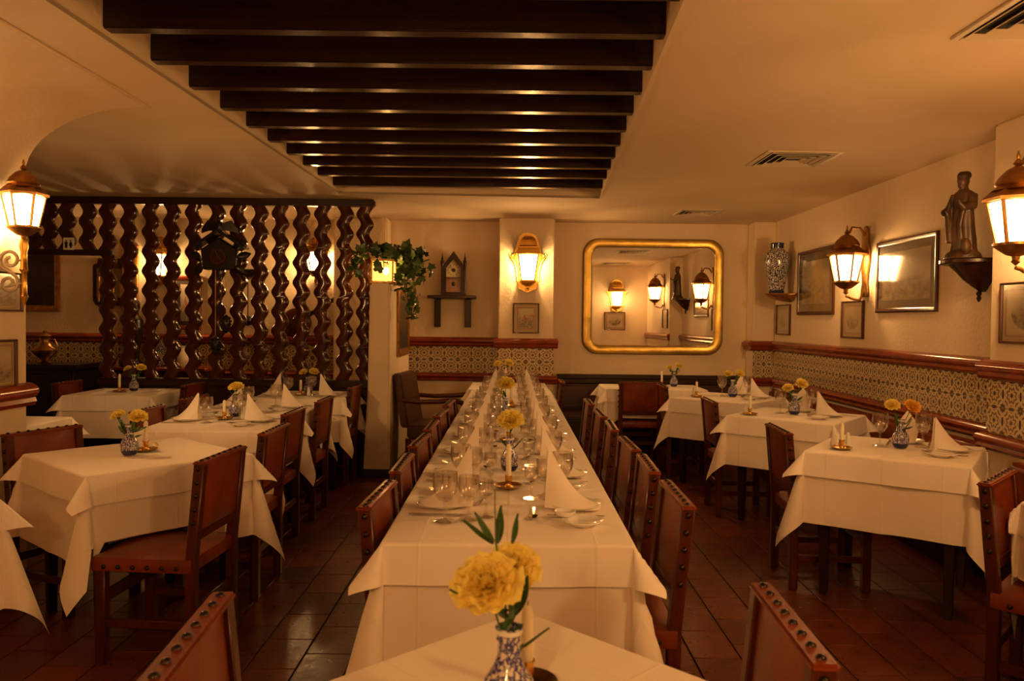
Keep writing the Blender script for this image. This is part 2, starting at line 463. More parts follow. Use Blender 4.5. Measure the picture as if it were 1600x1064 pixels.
def left_wall():
    m = MB()
    # wall with a coved top that swells into the ceiling
    prof = [(-6.6, 0.0), (XL, 0.0), (XL, 2.22)]
    for k in range(1, 13):
        a = PI/2*k/12
        prof.append((XL + 0.66*(1-math.cos(a)), 2.22 + 0.37*math.sin(a)))
    prof += [(-2.0, 2.62), (-6.6, 2.62)]
    m.prism(prof, -1.25, 4.27, 'xz')
    return m.mesh('wall_left', smooth=30)
wall_left = struct('wall_left', left_wall(), PLASTER)

def ceiling():
    m = MB()
    zr = 2.90
    A = (-1.745, 1.0); B = (-1.59, 7.12); C = (0.797, 7.22); D = (0.515, 1.0)
    T = 0.02
    def slab(poly):
        m.loft([[(x, y, ZC) for x, y in poly], [(x, y, ZC+T) for x, y in poly]])
    slab([(-6.7, -1.4), (A[0], -1.4), A, B, (-1.59, 9.2), (-6.7, 9.2)])
    slab([(D[0], -1.4), (3.1, -1.4), (3.1, 9.2), (C[0], 9.2), C, D])
    slab([(A[0], -1.4), (D[0], -1.4), D, A])
    slab([B, C, (C[0], 9.2), (B[0], 9.2)])
    for p, q in ((A, B), (B, C), (C, D), (D, A)):
        n = len(m.v)
        m.v += [(*p, ZC), (*q, ZC), (*q, zr), (*p, zr)]
        m.f.append((n, n+1, n+2, n+3))
    n = len(m.v)
    m.v += [(*A, zr), (*B, zr), (*C, zr), (*D, zr)]
    m.f.append((n, n+1, n+2, n+3))
    return m.mesh('ceiling', smooth=0, fix=False)
ceil = struct('ceiling', ceiling(), CEILP)
struct('ceiling_upper', MB().mm(-6.8, 3.2, -1.5, 9.3, 2.95, 3.05).mesh('slab'), CEILP)
tm = MB()
tm.bar((0.560, 2.0, ZC-0.003), (0.797, 7.22, ZC-0.003), 0.014, 0.012)
struct('trim_1', tm.mesh('trim_bead'), CEILP)
tm = MB(); tm.bar((-2.0, 1.0, ZC-0.004), (-1.98, 4.27, ZC-0.004), 0.02, 0.014)
struct('trim_2', tm.mesh('trim_seam', bevel=0.004), CEILP)

# beams across the recess
ORD = ['nearest', 'second', 'third', 'fourth', 'fifth', 'sixth', 'seventh', 'eighth', 'ninth', 'tenth', 'eleventh', 'twelfth', 'thirteenth', 'fourteenth', 'fifteenth', 'sixteenth']
beam_y = [1.64, 2.05, 2.46, 2.87, 3.26, 3.66, 4.06, 4.46, 4.86, 5.25, 5.65, 6.05, 6.46, 6.95]
for k, y in enumerate(beam_y):
    xl = -1.745 + (y-1.0)/6.12*0.155; xr = 0.515 + (y-1.0)/6.22*0.282
    me = MB().mm(xl-0.01, xr+0.01, y-0.036, y+0.036, 2.632, 2.84).mesh('beam', bevel=0.006, seg=2)
    tag(obj('ceiling_beam', me, BEAMWOOD), f'dark varnished wooden ceiling beam, {ORD[k]} from the front of the ceiling recess', 'beam', 'beams in the ceiling recess')

# moulded rails (three rolls, glazed red) and wall tiles
RAILP = [(0.0, 0.0), (0.030, 0.004), (0.042, 0.022), (0.034, 0.040), (0.048, 0.052), (0.056, 0.072), (0.046, 0.092), (0.024, 0.104), (0.0, 0.110)]
trim_no = [2]
def rail(p0, p1, normal, z, h=0.110, extra=0.0):
    p0, p1, nv = Vector((*p0, 0)), Vector((*p1, 0)), Vector((*normal, 0))
    d = (p1-p0).normalized()
    m = MB()
    rings = []
    for p in (p0 - d*extra, p1 + d*extra):
        rings.append([(p + nv*a + Vector((0, 0, z + b*h/0.11))) for a, b in RAILP])
    m.loft(rings)
    trim_no[0] += 1
    return struct(f'trim_{trim_no[0]}', m.mesh('rail', smooth=50), REDWOOD)
ZT0, ZT1 = 0.852, 1.152
def tile_mesh():
    m = MB().box((0, 0.004, 0), (0.1475, 0.008, 0.1475))
    me = m.mesh('wall_tile', bevel=0.0015, smooth=0)
    uv = me.uv_layers.new(name='UVMap')
    for lp in me.loops:
        v = me.vertices[lp.vertex_index].co
        uv.data[lp.index].uv = (v.x/0.1475+0.5, v.z/0.1475+0.5)
    return me
TILEME = tile_mesh()
def tiles(p0, p1, normal, parent, n=None):
    # two courses of tiles from p0 to p1; local +Y is the outward normal
    p0, p1 = Vector(p0), Vector(p1); L = (p1-p0).length
    n = n or max(1, round(L/0.15)); d = (p1-p0)/n
    rz = math.atan2(normal[1], normal[0]) - PI/2
    for i in range(n):
        for j in range(2):
            c = p0 + d*(i+0.5)
            obj('wall_tile', TILEME, TILE, parent, loc=(c.x, c.y, ZT0 + 0.075 + 0.15*j), rz=rz, scale=(d.length/0.15, 1, 1))
def dado(p0, p1, normal, parent, tiled=True, upper=True, extra=0.0):
    if upper: rail(p0, p1, normal, ZT1, extra=extra)
    if tiled: tiles(p0, p1, normal, parent)
    rail(p0, p1, normal, ZT0-0.098, 0.095, extra=extra)
dado((-1.40, YB), (PX0, YB), (0, -1), wall_back)
dado((PX0, PY), (PX1, PY), (0, -1), wall_pil, extra=0.045)
dado((PX0, YB), (PX0, PY), (-1, 0), wall_pil)
rail((PX1, PY), (PX1, YB), (1, 0), ZT1); rail((PX1, PY), (PX1, YB), (1, 0), ZT0-0.098, 0.095)
dado((2.70, 8.74), (XR, 8.74), (0, -1), wall_corner, extra=0.04)
rail((2.70, YB), (2.70, 8.74), (-1, 0), ZT1); rail((2.70, YB), (2.70, 8.74), (-1, 0), ZT0-0.098, 0.095)
dado((XR, 8.74), (XR, 4.45), (-1, 0), wall_right)
dado((XP, 4.45), (XP, 2.2), (-1, 0), wall_pillar, extra=0.04)
dado((-6.6, YB), (-2.0, YB), (0, -1), wall_back)
rail((XL, 1.0), (XL, 4.27), (1, 0), 0.955, 0.13, extra=0.03)

# ceiling vents: square diffusers with nested louvres
def vent(x, y, s, which):
    t = thing('ceiling_vent', which, 'vent', (x, y, ZC), 0, 'square ceiling vents')
    def fr():
        m = MB(); w = 0.03
        for a in (-1, 1):
            m.box((a*(0.25-w/2), 0, -0.004), (w, 0.5, 0.012)); m.box((0, a*(0.25-w/2), -0.004), (0.5-2*w, w, 0.012))
        return m.mesh('vent_frame', bevel=0.003)
    obj('frame', cached('ventf', fr), VENTM, t, scale=s/0.5)
    obj('backing', cached('ventb', lambda: MB().box((0, 0, 0.0), (0.44, 0.44, 0.004)).mesh('vent_back')), VOID, t, scale=s/0.5)
    for k, r in enumerate((0.195, 0.145, 0.095, 0.05)):
        def lv(r=r):
            m = MB()
            for q in range(4):
                n0 = len(m.v)
                m.loft([[(-r, r, -0.004), (r, r, -0.004), (r+0.022, r+0.022, -0.016), (-r-0.022, r+0.022, -0.016)],
                        [(-r, r, -0.001), (r, r, -0.001), (r+0.022, r+0.022, -0.013), (-r-0.022, r+0.022, -0.013)]])
                m.move(Matrix.Rotation(PI/2*q, 4, 'Z'), n0)
            return m.mesh('louvre', smooth=0)
        obj('louvre', cached(('lv', k), lv), VENTM, t, scale=s/0.5)
vent(1.92, 5.40, 0.50, 'cream square louvred ceiling vent above the middle right-hand table')
vent(1.885, 8.04, 0.42, 'cream square louvred ceiling vent nearest the mirror wall')
vent(1.98, 2.86, 0.52, 'cream square louvred ceiling vent cut by the top right corner')

# ------------------------------------------------------------------ column with light box and ivy, wavy screen
CX0, CX1, CY0, CY1, CZ = -1.31, -1.125, 7.17, 8.50, 1.785
m = MB()
m.loft([[(CX0-0.05, CY0-0.01, 0.06), (CX1+0.01, CY0-0.01, 0.06), (CX1+0.01, CY1, 0.06), (CX0, CY1, 0.06)],
        [(CX0-0.015, CY0, 0.8), (CX1+0.005, CY0, 0.8), (CX1+0.005, CY1, 0.8), (CX0, CY1, 0.8)],
        [(CX0, CY0, CZ), (CX1, CY0, CZ), (CX1, CY1, CZ), (CX0, CY1, CZ)]])
struct('wall_column', m.mesh('column', bevel=0.015, seg=2), PLASTER)
struct('baseboard_column', MB().mm(CX0-0.07, CX1+0.07, CY0-0.03, CY1+0.01, 0, 0.075).mesh('plinth', bevel=0.005), BLACK)

SY = 7.45
scr = thing('wavy_wood_screen', 'tall openwork screen of wavy dark varnished planks dividing the room', 'screen', (0, SY, 0))
def wavy(z0, z1, sgn):
    m = MB(); n = int((z1-z0)/0.0165); w, th, A, lam = 0.122, 0.045, 0.021, 0.186
    rings = []
    for k in range(n+1):
        z = z0 + (z1-z0)*k/n
        x = sgn*A*math.sin(2*PI*(2.56-z)/lam + 0.9)
        rings.append([(x-w/2, -th/2+0.010, z), (x-w/2+0.012, -th/2, z), (x+w/2-0.012, -th/2, z), (x+w/2, -th/2+0.010, z),
                      (x+w/2, th/2, z), (x-w/2, th/2, z)])
    m.loft(rings)
    return m.mesh('wavy_plank', smooth=45)
W_ = {('l', 1): wavy(0.86, 2.52, 1), ('l', -1): wavy(0.86, 2.52, -1), ('s', 1): wavy(2.08, 2.52, 1), ('s', -1): wavy(2.08, 2.52, -1)}
px = [50, 74, 102, 134, 165, 198, 232, 265, 299, 335, 369, 402, 434, 467, 500, 535, 566]
sgn = 1
for p in px:
    x = (p-800)/1220*SY + 0.02
    kind = 's' if p < 150 else 'l'
    obj('wavy_plank', W_[(kind, sgn)], SCREENWOOD, scr, loc=(x, 0, 0)); sgn = -sgn
obj('top_rail', MB().mm(-4.75, -1.312, -0.045, 0.045, 2.52, 2.585).mesh('rail', bevel=0.012, seg=2), DARKWOOD, scr)
obj('door_lintel', MB().mm(-4.75, -3.80, -0.04, 0.04, 2.03, 2.085).mesh('lintel', bevel=0.01, seg=2), DARKWOOD, scr)
obj('base_rail', MB().mm(-3.93, -1.312, -0.06, 0.06, 0.80, 0.87).mesh('rail', bevel=0.01, seg=2), DARKWOOD, scr)
for k in range(4):
    x0 = -3.93 + k*0.6545
    obj('base_panel', MB().mm(x0+0.004, x0+0.65, -0.03, 0.03, 0.0, 0.80).mesh('panel', bevel=0.006), DARKWOOD, scr)
# restroom sign
sg = thing('restroom_sign', 'small white restroom sign with two dark figures on the screen', 'sign', (-4.20, SY-0.05, 2.135))
obj('plate', MB().box((0, 0, 0), (0.105, 0.006, 0.115)).mesh('plate', bevel=0.002), WHITEP, sg)
for s in (-1, 1):
    m = MB(); x = s*0.022
    m.lathe([(0.002, 0.036), (0.0075, 0.032), (0.0075, 0.024), (0.003, 0.020)], 10, (x, -0.005, 0))
    if s < 0: m.prism([(x-0.014, 0.017), (x+0.014, 0.017), (x+0.012, -0.012), (x+0.009, -0.042), (x+0.002, -0.042), (x, -0.016), (x-0.002, -0.042), (x-0.009, -0.042), (x-0.012, -0.012)], -0.007, -0.003)
    else: m.prism([(x-0.009, 0.017), (x+0.009, 0.017), (x+0.018, -0.022), (x+0.008, -0.022), (x+0.006, -0.042), (x-0.006, -0.042), (x-0.008, -0.022), (x-0.018, -0.022)], -0.007, -0.003)
    obj('figure', m.mesh('figure'), BLACK, sg)

# ------------------------------------------------------------------ lanterns
def ngon(r, z, n, rot, o=(0, 0)):
    return [Vector((o[0]+r*math.cos(rot+2*PI*i/n), o[1]+r*math.sin(rot+2*PI*i/n), z)) for i in range(n)]
def lantern(loc, rz, label, n=6, style='wall', s=1.0, metal=None, group='glowing wall lanterns', power=1.0):
    # origin at the wall behind the body; local +Y points out from the wall
    metal = metal or OLDBRASS
    t = thing('wall_lantern', label, 'lantern', loc, rz, group)
    rot = PI/2 - PI/n if n == 6 else PI/4
    yo = 0.17 if style == 'wall' else (0.20 if style == 'scroll' else 0.10)
    rt, rb, z0, z1 = (0.130, 0.084, -0.115, 0.105) if n == 6 else (0.155, 0.10, -0.15, 0.14)
    o = (0, yo)
    top, bot = ngon(rt, z1, n, rot, o), ngon(rb, z0, n, rot, o)
    ctr = Vector((0, yo, 0))
    for i in range(n):
        j = (i+1) % n
        def pane(i=i, j=j):
            q = [bot[i], bot[j], top[j], top[i]]; c = sum(q, Vector())/4
            nv = (c-ctr); nv.z = 0; nv.normalize()
            q = [c + (p-c)*0.90 for p in q]
            return MB().loft([[p - nv*0.006 for p in q], [p - nv*0.003 for p in q]]).mesh('pane', smooth=0)
        obj('pane', cached(('pane', n, style, i, power), pane), pane_mat(power), t, scale=s)
    bulb(t, (0, yo*s, 0.045*s), LAMP_W*power, 0.028)
    def frame():
        m = MB()
        for i in range(n):
            j = (i+1) % n
            m.bar(bot[i], top[i], 0.014, 0.014, up=(0, 1, 0)); m.bar(bot[i], bot[j], 0.014, 0.016); m.bar(top[i], top[j], 0.016, 0.018)
        return m.mesh('lantern_frame')
    obj('frame', cached(('lf', n, style), frame), metal, t, scale=s)
    def roof():
        m = MB()
        pr = [(rt+0.024, z1-0.004), (rt+0.026, z1+0.012), (rt-0.012, z1+0.050), (0.096, z1+0.070), (0.104, z1+0.080), (0.088, z1+0.115), (0.050, z1+0.155), (0.018, z1+0.172)]
        if style == 'half': pr = [(rt+0.03, z1-0.004), (rt+0.03, z1+0.012), (rt-0.005, z1+0.06), (rt-0.002, z1+0.075), (rt-0.03, z1+0.09), (rt-0.035, z1+0.14), (0.085, z1+0.175), (0.045, z1+0.195), (0.01, z1+0.20)]
        m.lathe(pr[:3], n, (0, yo, 0), rot)
        m.lathe(pr[2:], 16 if style != 'half' else n, (0, yo, 0), rot)
        return m.mesh('lantern_roof', smooth=35)
    obj('roof', cached(('lr', n, style), roof), metal, t, scale=s)
    if style != 'half':
        obj('finial', cached(('lfin', yo), lambda: MB().lathe([(0.020, z1+0.16), (0.012, z1+0.172), (0.024, z1+0.185), (0.014, z1+0.20), (0.006, z1+0.21), (0.010, z1+0.222), (0.002, z1+0.25)], 12, (0, yo, 0)).mesh('finial')), metal, t, scale=s)
    def base():
        m = MB()
        m.lathe([(rb+0.022, z0+0.004), (rb+0.022, z0-0.008), (rb-0.005, z0-0.03), (0.045, z0-0.055), (0.02, z0-0.062), (0.016, z0-0.08), (0.022, z0-0.09), (0.004, z0-0.108)], n if style == 'half' else 12, (0, yo, 0), rot)
        return m.mesh('lantern_base', smooth=35)
    obj('base', cached(('lb', n, style), base), metal, t, scale=s)
    if style == 'wall':
        def plate():
            pl = [(-0.05, -0.24)] + [(-0.062+0.02*math.sin(k*1.3), -0.2+0.08*k) for k in range(6)]
            arc = [(0.055*math.cos(PI - PI*k/8), 0.25+0.10*math.sin(PI*k/8)) for k in range(9)]
            rgt = [(-x, z) for x, z in reversed(pl)]
            return MB().prism(pl+arc+rgt, 0.004, 0.022).mesh('plate', bevel=0.004)
        obj('back_plate', cached('lplate', plate), metal, t, scale=s)
        def arm():
            m = MB()
            pts = [(0, 0.02, -0.20)] + [(0, 0.03+0.13*math.sin(a)*0.9, -0.235 - 0.03*math.cos(a)) for a in (0.2, 0.6, 1.0, 1.4)] + [(0, yo, -0.235)]
            m.tube(pts, 0.011, 8)
            m.tube([(0, 0.02, 0.27), (0, 0.06, 0.33), (0, 0.13, 0.335), (0, yo-0.02, 0.29)], 0.010, 8)
            return m.mesh('arm')
        obj('bracket_arm', cached('larm', arm), metal, t, scale=s)
    elif style == 'half':
        def ears():
            m = MB()
            pl = [(-0.10, -0.235), (0, -0.275), (0.10, -0.235), (0.11, -0.18), (0.115, -0.08), (0.135, 0.03), (0.175, 0.09), (0.19, 0.13), (0.15, 0.16), (0.125, 0.24), (0.11, 0.30)]
            arc = [(0.11*math.cos(PI*k/8), 0.30+0.085*math.sin(PI*k/8)) for k in range(1, 8)]
            lft = [(-x, z) for x, z in reversed(pl[3:])]
            m.prism(pl+arc+lft, 0.002, 0.018)
            for sx in (-1, 1):
                m.tube([(sx*0.118, 0.05, -0.17), (sx*0.125, 0.05, -0.05), (sx*0.15, 0.05, 0.05), (sx*0.19, 0.05, 0.10), (sx*0.205, 0.05, 0.13), (sx*0.19, 0.05, 0.155), (sx*0.17, 0.05, 0.14), (sx*0.178, 0.05, 0.122)], 0.012, 8)
            return m.mesh('plate')
        obj('back_plate', cached('lears', ears), metal, t, scale=s)
    elif style == 'scroll':
        obj('stem', cached('lstem', lambda: MB().lathe([(0.022, -0.20), (0.03, -0.25), (0.020, -0.29), (0.022, -0.40), (0.03, -0.41), (0.018, -0.43), (0.020, -0.58), (0.028, -0.595), (0.004, -0.66)], 14, (0, yo, 0)).mesh('stem')), BRASS, t, scale=s)
        def scroll():
            m = MB()
            def spiral(cy, cz, r, a0, turns, dirn, k=26):
                return [(0, cy + r*(1-0.75*i/k)*math.cos(a0+dirn*turns*2*PI*i/k), cz + r*(1-0.75*i/k)*math.sin(a0+dirn*turns*2*PI*i/k)) for i in range(k+1)]
            up = spiral(0.105, -0.345, 0.075, -PI*0.75, 1.35, -1)
            dn = spiral(0.095, -0.505, 0.068, PI*0.25, 1.35, -1)
            m.tube(list(reversed(up)) + [(0, 0.10, -0.425)] + dn, 0.012, 8)
            m.bar((0, 0.0, -0.30), (0, 0.0, -0.58), 0.03, 0.012, up=(0, 1, 0))
            m.tube([(0, 0.15, -0.345), (0, yo, -0.345)], 0.008, 8); m.tube([(0, 0.02, -0.545), (0, yo, -0.50)], 0.008, 8)
            return m.mesh('scroll')
        obj('scroll_bracket', cached('lscroll', scroll), WHITEIRON, t, scale=s)
    return t
lantern((0.165, PY, 2.045), PI, 'brass half lantern glowing on the white pilaster above a small coloured print', 4, 'half', 1.0, BRASS, power=1.2)
lantern((XR, 6.50, 1.925), PI/2, 'brass lantern glowing on the right wall between two dark framed engravings', 6, 'wall', power=0.85)
lantern((XP, 3.97, 1.985), PI/2, 'large brass lantern glowing at the right edge on the front pillar', 6, 'wall', power=0.9)
lantern((XL, 4.02, 1.99), -PI/2, 'brass lantern on a white scroll bracket glowing at the left edge', 6, 'scroll', 0.74, power=1.75)
lantern((-2.22, YB, 2.10), PI, 'lantern glowing behind the wavy screen, nearer the column', 6, 'wall', power=0.9)
lantern((-4.05, YB, 2.05), PI, 'lantern glowing behind the wavy screen, farther left near the cuckoo clock', 4, 'half', 0.85)
lantern((2.10, 2.2, 1.93), 0.0, 'brass half lantern on the return wall, seen frontally only in the mirror', 4, 'half', 1.0, BRASS, power=0.9)
lantern((1.60, 0.55, 2.0), PI/2, 'unseen added brass lantern on the side of the return wall, lighting the front table', 6, 'wall', power=1.3)  # added out of frame to light the foreground from the right
lantern((-0.6, -1.2, 2.05), 0.0, 'unseen added brass half lantern on the front wall, lighting the front table', 4, 'half', 1.0, BRASS, power=1.9)  # extra lantern added behind the camera to brighten the foreground

# ------------------------------------------------------------------ framed pictures
def picture(loc, rz, w, h, label, art, fw=0.02, fm=None, mount=None, mw=0.05, tilt=0.0, inner=True, glass=True, cat='picture'):
    # origin at the picture's centre on the wall, local +Y out of the wall
    t = thing('framed_picture', label, cat, loc, rz)
    t.rotation_euler = (tilt, 0, rz)
    m = MB()
    d = 0.024
    prof = [(0, 0.0), (0, d*0.7), (fw*0.3, d), (fw*0.7, d*0.8), (fw, d*0.45), (fw, 0.0)]
    cs = [(-1, -1), (1, -1), (1, 1), (-1, 1)]
    rings = [[(sx*(w/2-a), b, sz*(h/2-a)) for a, b in prof] for sx, sz in cs]
    m.loft(rings + [rings[0]], cap=False)
    obj('frame', m.mesh('frame', smooth=30), fm or FRAMEW, t)
    iw, ih = w/2-fw, h/2-fw
    obj('mount', MB().mm(-iw, iw, 0.002, 0.008, -ih, ih).mesh('mount', smooth=0), mount or MATB, t)
    pw, ph = iw-mw, ih-mw
    obj('print', MB().mm(-pw, pw, 0.008, 0.0095, -ph, ph).mesh('print', smooth=0), art, t)
    if inner:
        m = MB(); g = 0.012
        for a in (-1, 1):
            m.box((a*(pw+g), 0.0085, 0), (0.005, 0.002, 2*(ph+g))); m.box((0, 0.0085, a*(ph+g)), (2*(pw+g), 0.002, 0.005))
        obj('gold_line', m.mesh('line', smooth=0), GILT, t)
    if glass:
        obj('glazing', MB().mm(-iw, iw, 0.0115, 0.0125, -ih, ih).mesh('glazing', smooth=0), PICGLASS, t)
    return t
picture((0.152, PY, 1.485), PI, 0.29, 0.335, 'small framed print of coloured figures under the pilaster lantern', PRINT_C, 0.012, None, None, 0.05)
picture((XR, 7.58, 1.865), PI/2, 0.90, 0.64, 'dark framed engraving right of the blue and white vase', PRINT_A, 0.035, FRAMEW, MATD, 0.075, inner=False)
picture((XR, 5.845, 1.83), PI/2, 0.90, 0.56, 'dark framed engraving between the right wall lantern and the carved saint', PRINT_B, 0.035, FRAMEW, MATD, 0.06, inner=False)
picture((XR, 8.45, 1.50), PI/2, 0.42, 0.33, 'small narrow framed print below the blue and white vase', PRINT_O, 0.016, None, None, 0.04)
picture((XR, 6.73, 1.497), PI/2, 0.42, 0.325, 'small framed print hanging below the right wall lantern', PRINT_O, 0.016, None, None, 0.04)
picture((XP, 4.12, 1.525), PI/2, 0.43, 0.335, 'framed oval engraving below the pillar lantern at the right edge', PRINT_O, 0.014, None, None, 0.04)
picture((2.07, 2.2, 1.48), 0.0, 0.42, 0.36, 'framed oval engraving on the return wall, seen in the mirror', PRINT_O, 0.014, None, None, 0.04)
picture((XL, 4.02, 1.575), -PI/2, 0.40, 0.21, 'upper framed landscape print on the left wall below the lantern', PRINT_A, 0.012, None, None, 0.03)
picture((XL, 3.94, 1.19), -PI/2, 0.46, 0.27, 'lower framed print on the left wall above the red moulding', PRINT_B, 0.014, FRAMEW, None, 0.03)
picture((CX1+0.006, 7.98, 1.425), -PI/2, 0.78, 0.67, 'gilt and red framed picture on the side of the white column', PRINT_D, 0.07, GILT, MATD, 0.01, inner=False, glass=False)
picture((-5.48, YB, 1.86), PI, 0.56, 0.72, 'dark oil painting in a wide gilt frame seen through the doorway', PRINT_D, 0.07, GILT, MATD, 0.0, inner=False, glass=False)
picture((-3.75, YB, 1.62), PI, 0.34, 0.62, 'red lacquered frame holding a small card behind the wavy screen', PRINT_C, 0.05, REDLAQ, MATD, 0.05, inner=False, glass=False)

# ------------------------------------------------------------------ big brass mirror
def rrect(w, h, r, n=8):
    p = []
    for cx, cz, a0 in ((w/2-r, h/2-r, 0), (-w/2+r, h/2-r, PI/2), (-w/2+r, -h/2+r, PI), (w/2-r, -h/2+r, 1.5*PI)):
        for k in range(n+1):
            a = a0+PI/2*k/n
            p.append((cx+r*math.cos(a), cz+r*math.sin(a)))
    return p
mr = thing('wall_mirror', 'large mirror in a broad brass frame with rounded corners', 'mirror', (1.612, YB, 1.748), PI)
mw_, mh_ = 1.60, 1.31
prof = [(0, 0.0), (0.0, 0.034), (0.006, 0.042), (0.012, 0.044), (0.080, 0.038), (0.088, 0.034), (0.094, 0.026), (0.095, 0.012)]
m = MB()
rings = []
for k, (a, b) in enumerate(prof):
    rings.append([(x, b, z) for x, z in rrect(mw_-2*a, mh_-2*a, 0.17-a*0.8)])
m.loft(rings, cap=False)
obj('frame', m.mesh('mframe', smooth=24), MIRBRASS, mr)
m = MB(); pl = rrect(mw_-0.18, mh_-0.18, 0.09)
m.loft([[(x, 0.006, z) for x, z in pl], [(x, 0.014, z) for x, z in pl]])
obj('mirror_glass', m.mesh('mglass', smooth=0), MIRROR, mr)
m = MB(); rings = []
for a, b in ((-0.008, 0.0), (-0.008, 0.02), (0.004, 0.034), (0.004, 0.0)):
    rings.append([(x, b, z) for x, z in rrect(mw_-2*a, mh_-2*a, 0.17-a*0.8)])
m.loft(rings, cap=False)
obj('dark_edge', m.mesh('medge', smooth=60), FRAMEW, mr)
# ------------------------------------------------------------------ wall furniture: benches
def bench(x0, x1, y0, y1, label, facing):
    # facing '-y' or '-x'; a low wooden bench with leather back cushions
    t = thing('banquette', label, 'bench', ((x0+x1)/2, (y0+y1)/2, 0))
    w, d = (x1-x0), (y1-y0)
    obj('plinth', MB().mm(-w/2+0.03, w/2-0.03, -d/2+0.03, d/2-0.03, 0, 0.36).mesh('plinth'), DARKWOOD, t)
    obj('seat', MB().mm(-w/2, w/2, -d/2, d/2, 0.36, 0.45).mesh('seat', bevel=0.03, seg=3), OLDLEATHER, t)
    if facing == '-y':
        n = max(1, round(w/0.72))
        for k in range(n):
            a = -w/2 + w*k/n
            obj('back_cushion', MB().mm(a+0.004, a+w/n-0.004, d/2-0.09, d/2-0.005, 0.452, 0.74).mesh('cushion', bevel=0.025, seg=3), OLDLEATHER, t)
        obj('back_rail', MB().mm(-w/2, w/2, d/2-0.07, d/2-0.002, 0.744, 0.80).mesh('rail', bevel=0.01), DARKWOOD, t)
    else:
        n = max(1, round(d/0.80))
        for k in range(n):
            a = -d/2 + d*k/n
            obj('back_cushion', MB().mm(w/2-0.10, w/2-0.005, a+0.006, a+d/n-0.006, 0.452, 0.752).mesh('cushion', bevel=0.03, seg=3), LEATHER, t)
    return t
bench(PX1+0.06, 2.60, 8.50, YB-0.002, 'dark leather wall bench below the brass mirror', '-y')
struct('trim_30', MB().mm(PX1+0.06, 2.70, YB-0.03, YB, 0.80, 0.852).mesh('trim', bevel=0.006), DARKWOOD)
bench(2.60, XR-0.06, 4.50, 8.45, 'long tan leather wall bench along the tiled right wall', '-x')
bench(2.50, XP-0.06, 3.05, 4.05, 'short tan leather bench against the tiled front pillar', '-x')

